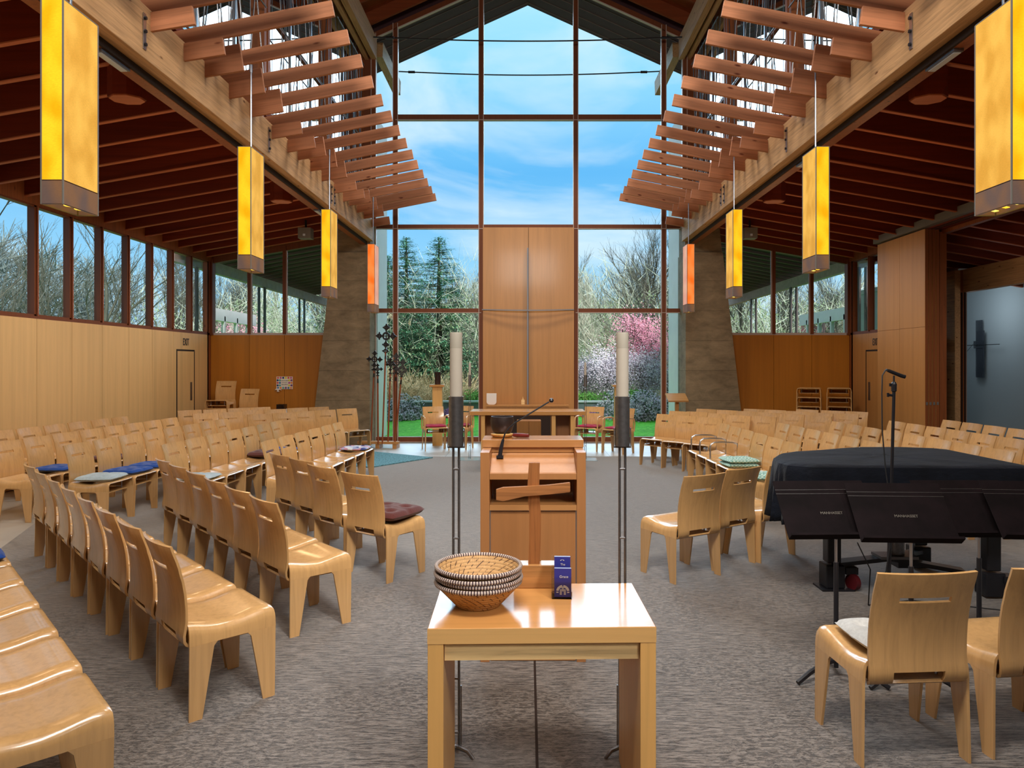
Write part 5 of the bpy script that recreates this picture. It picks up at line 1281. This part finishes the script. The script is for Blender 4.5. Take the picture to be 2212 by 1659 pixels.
put(copy_tree(s3), 930, 880, 22.9, .36, 'small green shrub before the wall behind the left pedestal', 'shrubs along the lawn')
s4 = shrub('heather', 9, 1.0, [M['leaf_dark'], M['flower_m']], 4000)
put(s4, 970, 885, 22.9, .36, 'magenta heather clump left of the near candle stand', 'heather clumps on the lawn'); put(copy_tree(s4), 1275, 885, 22.9, .34, 'magenta heather clump right of the altar', 'heather clumps on the lawn')
# thicket of twigs and undergrowth: uncountable
def thicket(name, x0, x1, y0, y1, hmax, n, mat, seed, L=(.5, 1.4), wd=.012, lab=''):
    q = random.Random(seed); b = MB()
    for k in range(n):
        x = q.uniform(x0, x1); y = q.uniform(y0, y1); z = hmax*q.random()**1.25*(.75+.25*math.sin(x*.9+y)); l = q.uniform(*L); d = Vector((q.gauss(0, .6), q.gauss(0, .4), q.uniform(.1, 1))).normalized()*l
        w_ = Vector((q.gauss(0, 1), q.gauss(0, .3), q.gauss(0, .5))).normalized()*wd*q.uniform(.5, 1.4); p = Vector((x, y, z)); b.add([p-w_, p+w_, p+d+w_*.4, p+d-w_*.4], [(0,1,2,3)])
    o = b.build(name, mat, fixn=False); tag(o, lab, 'undergrowth', None, 'stuff'); return o
thicket('thicket', -16, 17, 28, 42, 6.0, 34000, M['twig'], 1, (.5, 1.4), .011, 'tangle of pale bare twigs filling the wood')
thicket('ivy_undergrowth', -16, 17, 27, 40, 4.6, 70000, M['olive'], 2, (.05, .14), .02, 'grey-green leafy undergrowth among the trees')
thicket('woodland_undergrowth', -20, 21, 40, 44, 5.4, 52000, M['olive'], 5, (.2, .45), .06, 'dense far green undergrowth closing the wood')
thicket('dry_brush', -9, -2, 24.7, 27, 1.5, 5000, M['tan_twig'], 3, (.3, .8), .012, 'tan dry brush behind the wall at left')
for s, sd in ((-1, 7), (1, 8)):
    q = random.Random(sd); b = MB()
    for k in range(30000):
        x = s*q.uniform(17, 19.5); y = q.uniform(4, 32); z = 5.6*q.random()**1.3; l = q.uniform(.5, 1.3); d = Vector((q.gauss(0, .4), q.gauss(0, .6), q.uniform(.1, 1))).normalized()*l
        w_ = Vector((q.gauss(0, .3), q.gauss(0, 1), q.gauss(0, .5))).normalized()*.022; p = Vector((x, y, z)); b.add([p-w_, p+w_, p+d+w_*.4, p+d-w_*.4], [(0,1,2,3)])
    tag(b.build('side_thicket', M['side_twig'], fixn=False), 'grey bare thicket beyond the %s side windows' % ('left' if s < 0 else 'right'), 'undergrowth', None, 'stuff')

# ================================================================== LIGHT, SKY, CAMERA
W = bpy.data.worlds.new('sky'); bpy.context.scene.world = W; W.use_nodes = True
nt = W.node_tree; bg = nt.nodes['Background']
tc = nt.nodes.new('ShaderNodeTexCoord'); sp = nt.nodes.new('ShaderNodeSeparateXYZ'); nt.links.new(tc.outputs['Generated'], sp.inputs[0])
r1 = nt.nodes.new('ShaderNodeValToRGB'); nt.links.new(sp.outputs['Z'], r1.inputs[0]); cr = r1.color_ramp
for _ in range(3): cr.elements.new(.5)
for e, (p, c) in zip(cr.elements, ((0, srgb(196, 232, 250)), (.12, srgb(150, 212, 248)), (.26, srgb(100, 184, 242)), (.38, srgb(146, 216, 252)), (.5, srgb(176, 232, 254)))): e.position = p; e.color = (*c, 1)
mp = nt.nodes.new('ShaderNodeMapping'); mp.inputs['Scale'].default_value = (1.0, 1.0, 2.6); nt.links.new(tc.outputs['Generated'], mp.inputs[0])
ns = nt.nodes.new('ShaderNodeTexNoise'); ns.inputs['Scale'].default_value = 3.4; ns.inputs['Detail'].default_value = 6; ns.inputs['Roughness'].default_value = .55; ns.inputs['Distortion'].default_value = .5; nt.links.new(mp.outputs[0], ns.inputs['Vector'])
r2 = nt.nodes.new('ShaderNodeValToRGB'); nt.links.new(ns.outputs['Fac'], r2.inputs[0]); r2.color_ramp.elements[0].position = .48; r2.color_ramp.elements[1].position = .72; r2.color_ramp.elements[1].color = (.75, .75, .75, 1)
mx = nt.nodes.new('ShaderNodeMix'); mx.data_type = 'RGBA'; nt.links.new(r2.outputs[0], mx.inputs[0]); nt.links.new(r1.outputs[0], mx.inputs[6]); mx.inputs[7].default_value = (*srgb(226, 244, 252), 1)
nt.links.new(mx.outputs[2], bg.inputs['Color']); bg.inputs['Strength'].default_value = 1.12

def light(kind, name, loc, energy, color, rot=(0, 0, 0), **k):
    l = bpy.data.lights.new(name, kind); l.energy = energy; l.color = color
    for a, v in k.items(): setattr(l, a, v)
    o = bpy.data.objects.new(name, l); COL.objects.link(o); o.location = loc; o.rotation_euler = rot; return o
light('SUN', 'tree_fill_sun', (0, 0, 20), 6.0, (1, .98, .94), (R(50), 0, R(28)), angle=R(20))  # added sun from behind the camera, brightens the trees outside
light('SUN', 'window_fill_sun', (0, 30, 20), 3.6, (.58, .80, 1), (R(-60), 0, R(0)), angle=R(46))  # added sun lamp, strengthens daylight through the tall window
def spot(name, loc, aim, energy, color, size, soft=.25):
    d = Vector(aim)-Vector(loc); o = light('SPOT', name, loc, energy, color, d.to_track_quat('-Z', 'Y').to_euler(), spot_size=R(size), spot_blend=1.0, shadow_soft_size=soft); return o
for x in (-1.4, 1.4):
    for y, e in ((3.0, 80), (7.0, 360), (10.5, 620)): spot('nave_fill', (x*.4, y, 7.6), (x*1.6, y+.3, 0), e, (1, .95, .89), 125, .8)  # unseen fill lamps added to lift the nave seating
for x in (-1.2, 1.2): spot('panel_fill', (x, 13.2, 7.9), (x*.5, 15.2, 2.6), 420, (1, .90, .76), 60, .3)  # unseen lamps added to brighten the centre wood panel
spot('rear_fill', (0, -1.5, 3.1), (0, 3.0, .6), 55, (1, .95, .88), 62, .3)  # unseen low fill added for the front of the table
light('AREA', 'forward_fill', (0, 1.2, 5.6), 380, (1, .93, .84), (R(62), 0, 0), shape='RECTANGLE', size=2.4, size_y=1.4)  # unseen area fill added for louver faces and walls
for s in (-1, 1):
    for y in (3.5, 6.5, 9.5, 12.8): spot('aisle_wall_fill', (s*4.6, y, 3.75), (s*6.9, y, .9), 140 if s < 0 else 95, (1, .90, .76), 130, .2)  # unseen fill lamps added to brighten the aisle walls
    for y in (5.0, 8.5, 12): light('POINT', 'aisle_ceiling_fill', (s*4.2, y, 3.2), 10, (1, .62, .32), shadow_soft_size=.12)  # warm fill points added under the aisle ceilings, no fixtures
light('POINT', 'side_room_fill', (8.9, 10.5, 2.4), 14, (1, .9, .8), shadow_soft_size=.3)  # unseen fill added under the adjoining room's ceiling
light('POINT', 'side_room_fill', (9.5, 15.5, 2.9), 22, (.8, .92, 1), shadow_soft_size=.3)  # unseen cool fill added for the plaster wall
cam = bpy.data.cameras.new('camera'); co = bpy.data.objects.new('camera', cam); COL.objects.link(co)
co.location = (0, 0, EYE); co.rotation_euler = (R(90), 0, 0); cam.sensor_width = 36; cam.lens = F/2212*36
cam.shift_x = -(CX-1106)/2212; cam.shift_y = -(829.5-CY)/2212; cam.clip_end = 300; cam.clip_start = .05
S = bpy.context.scene; S.camera = co
S.view_settings.view_transform = 'Standard'; S.view_settings.look = 'None'; S.view_settings.exposure = 0.0; S.view_settings.gamma = 1.0
S.cycles.max_bounces = 7; S.cycles.diffuse_bounces = 4; S.cycles.glossy_bounces = 3; S.cycles.transmission_bounces = 2; S.cycles.transparent_max_bounces = 12
S.cycles.use_denoising = True; S.cycles.sample_clamp_indirect = 6; S.cycles.caustics_reflective = False; S.cycles.caustics_refractive = False
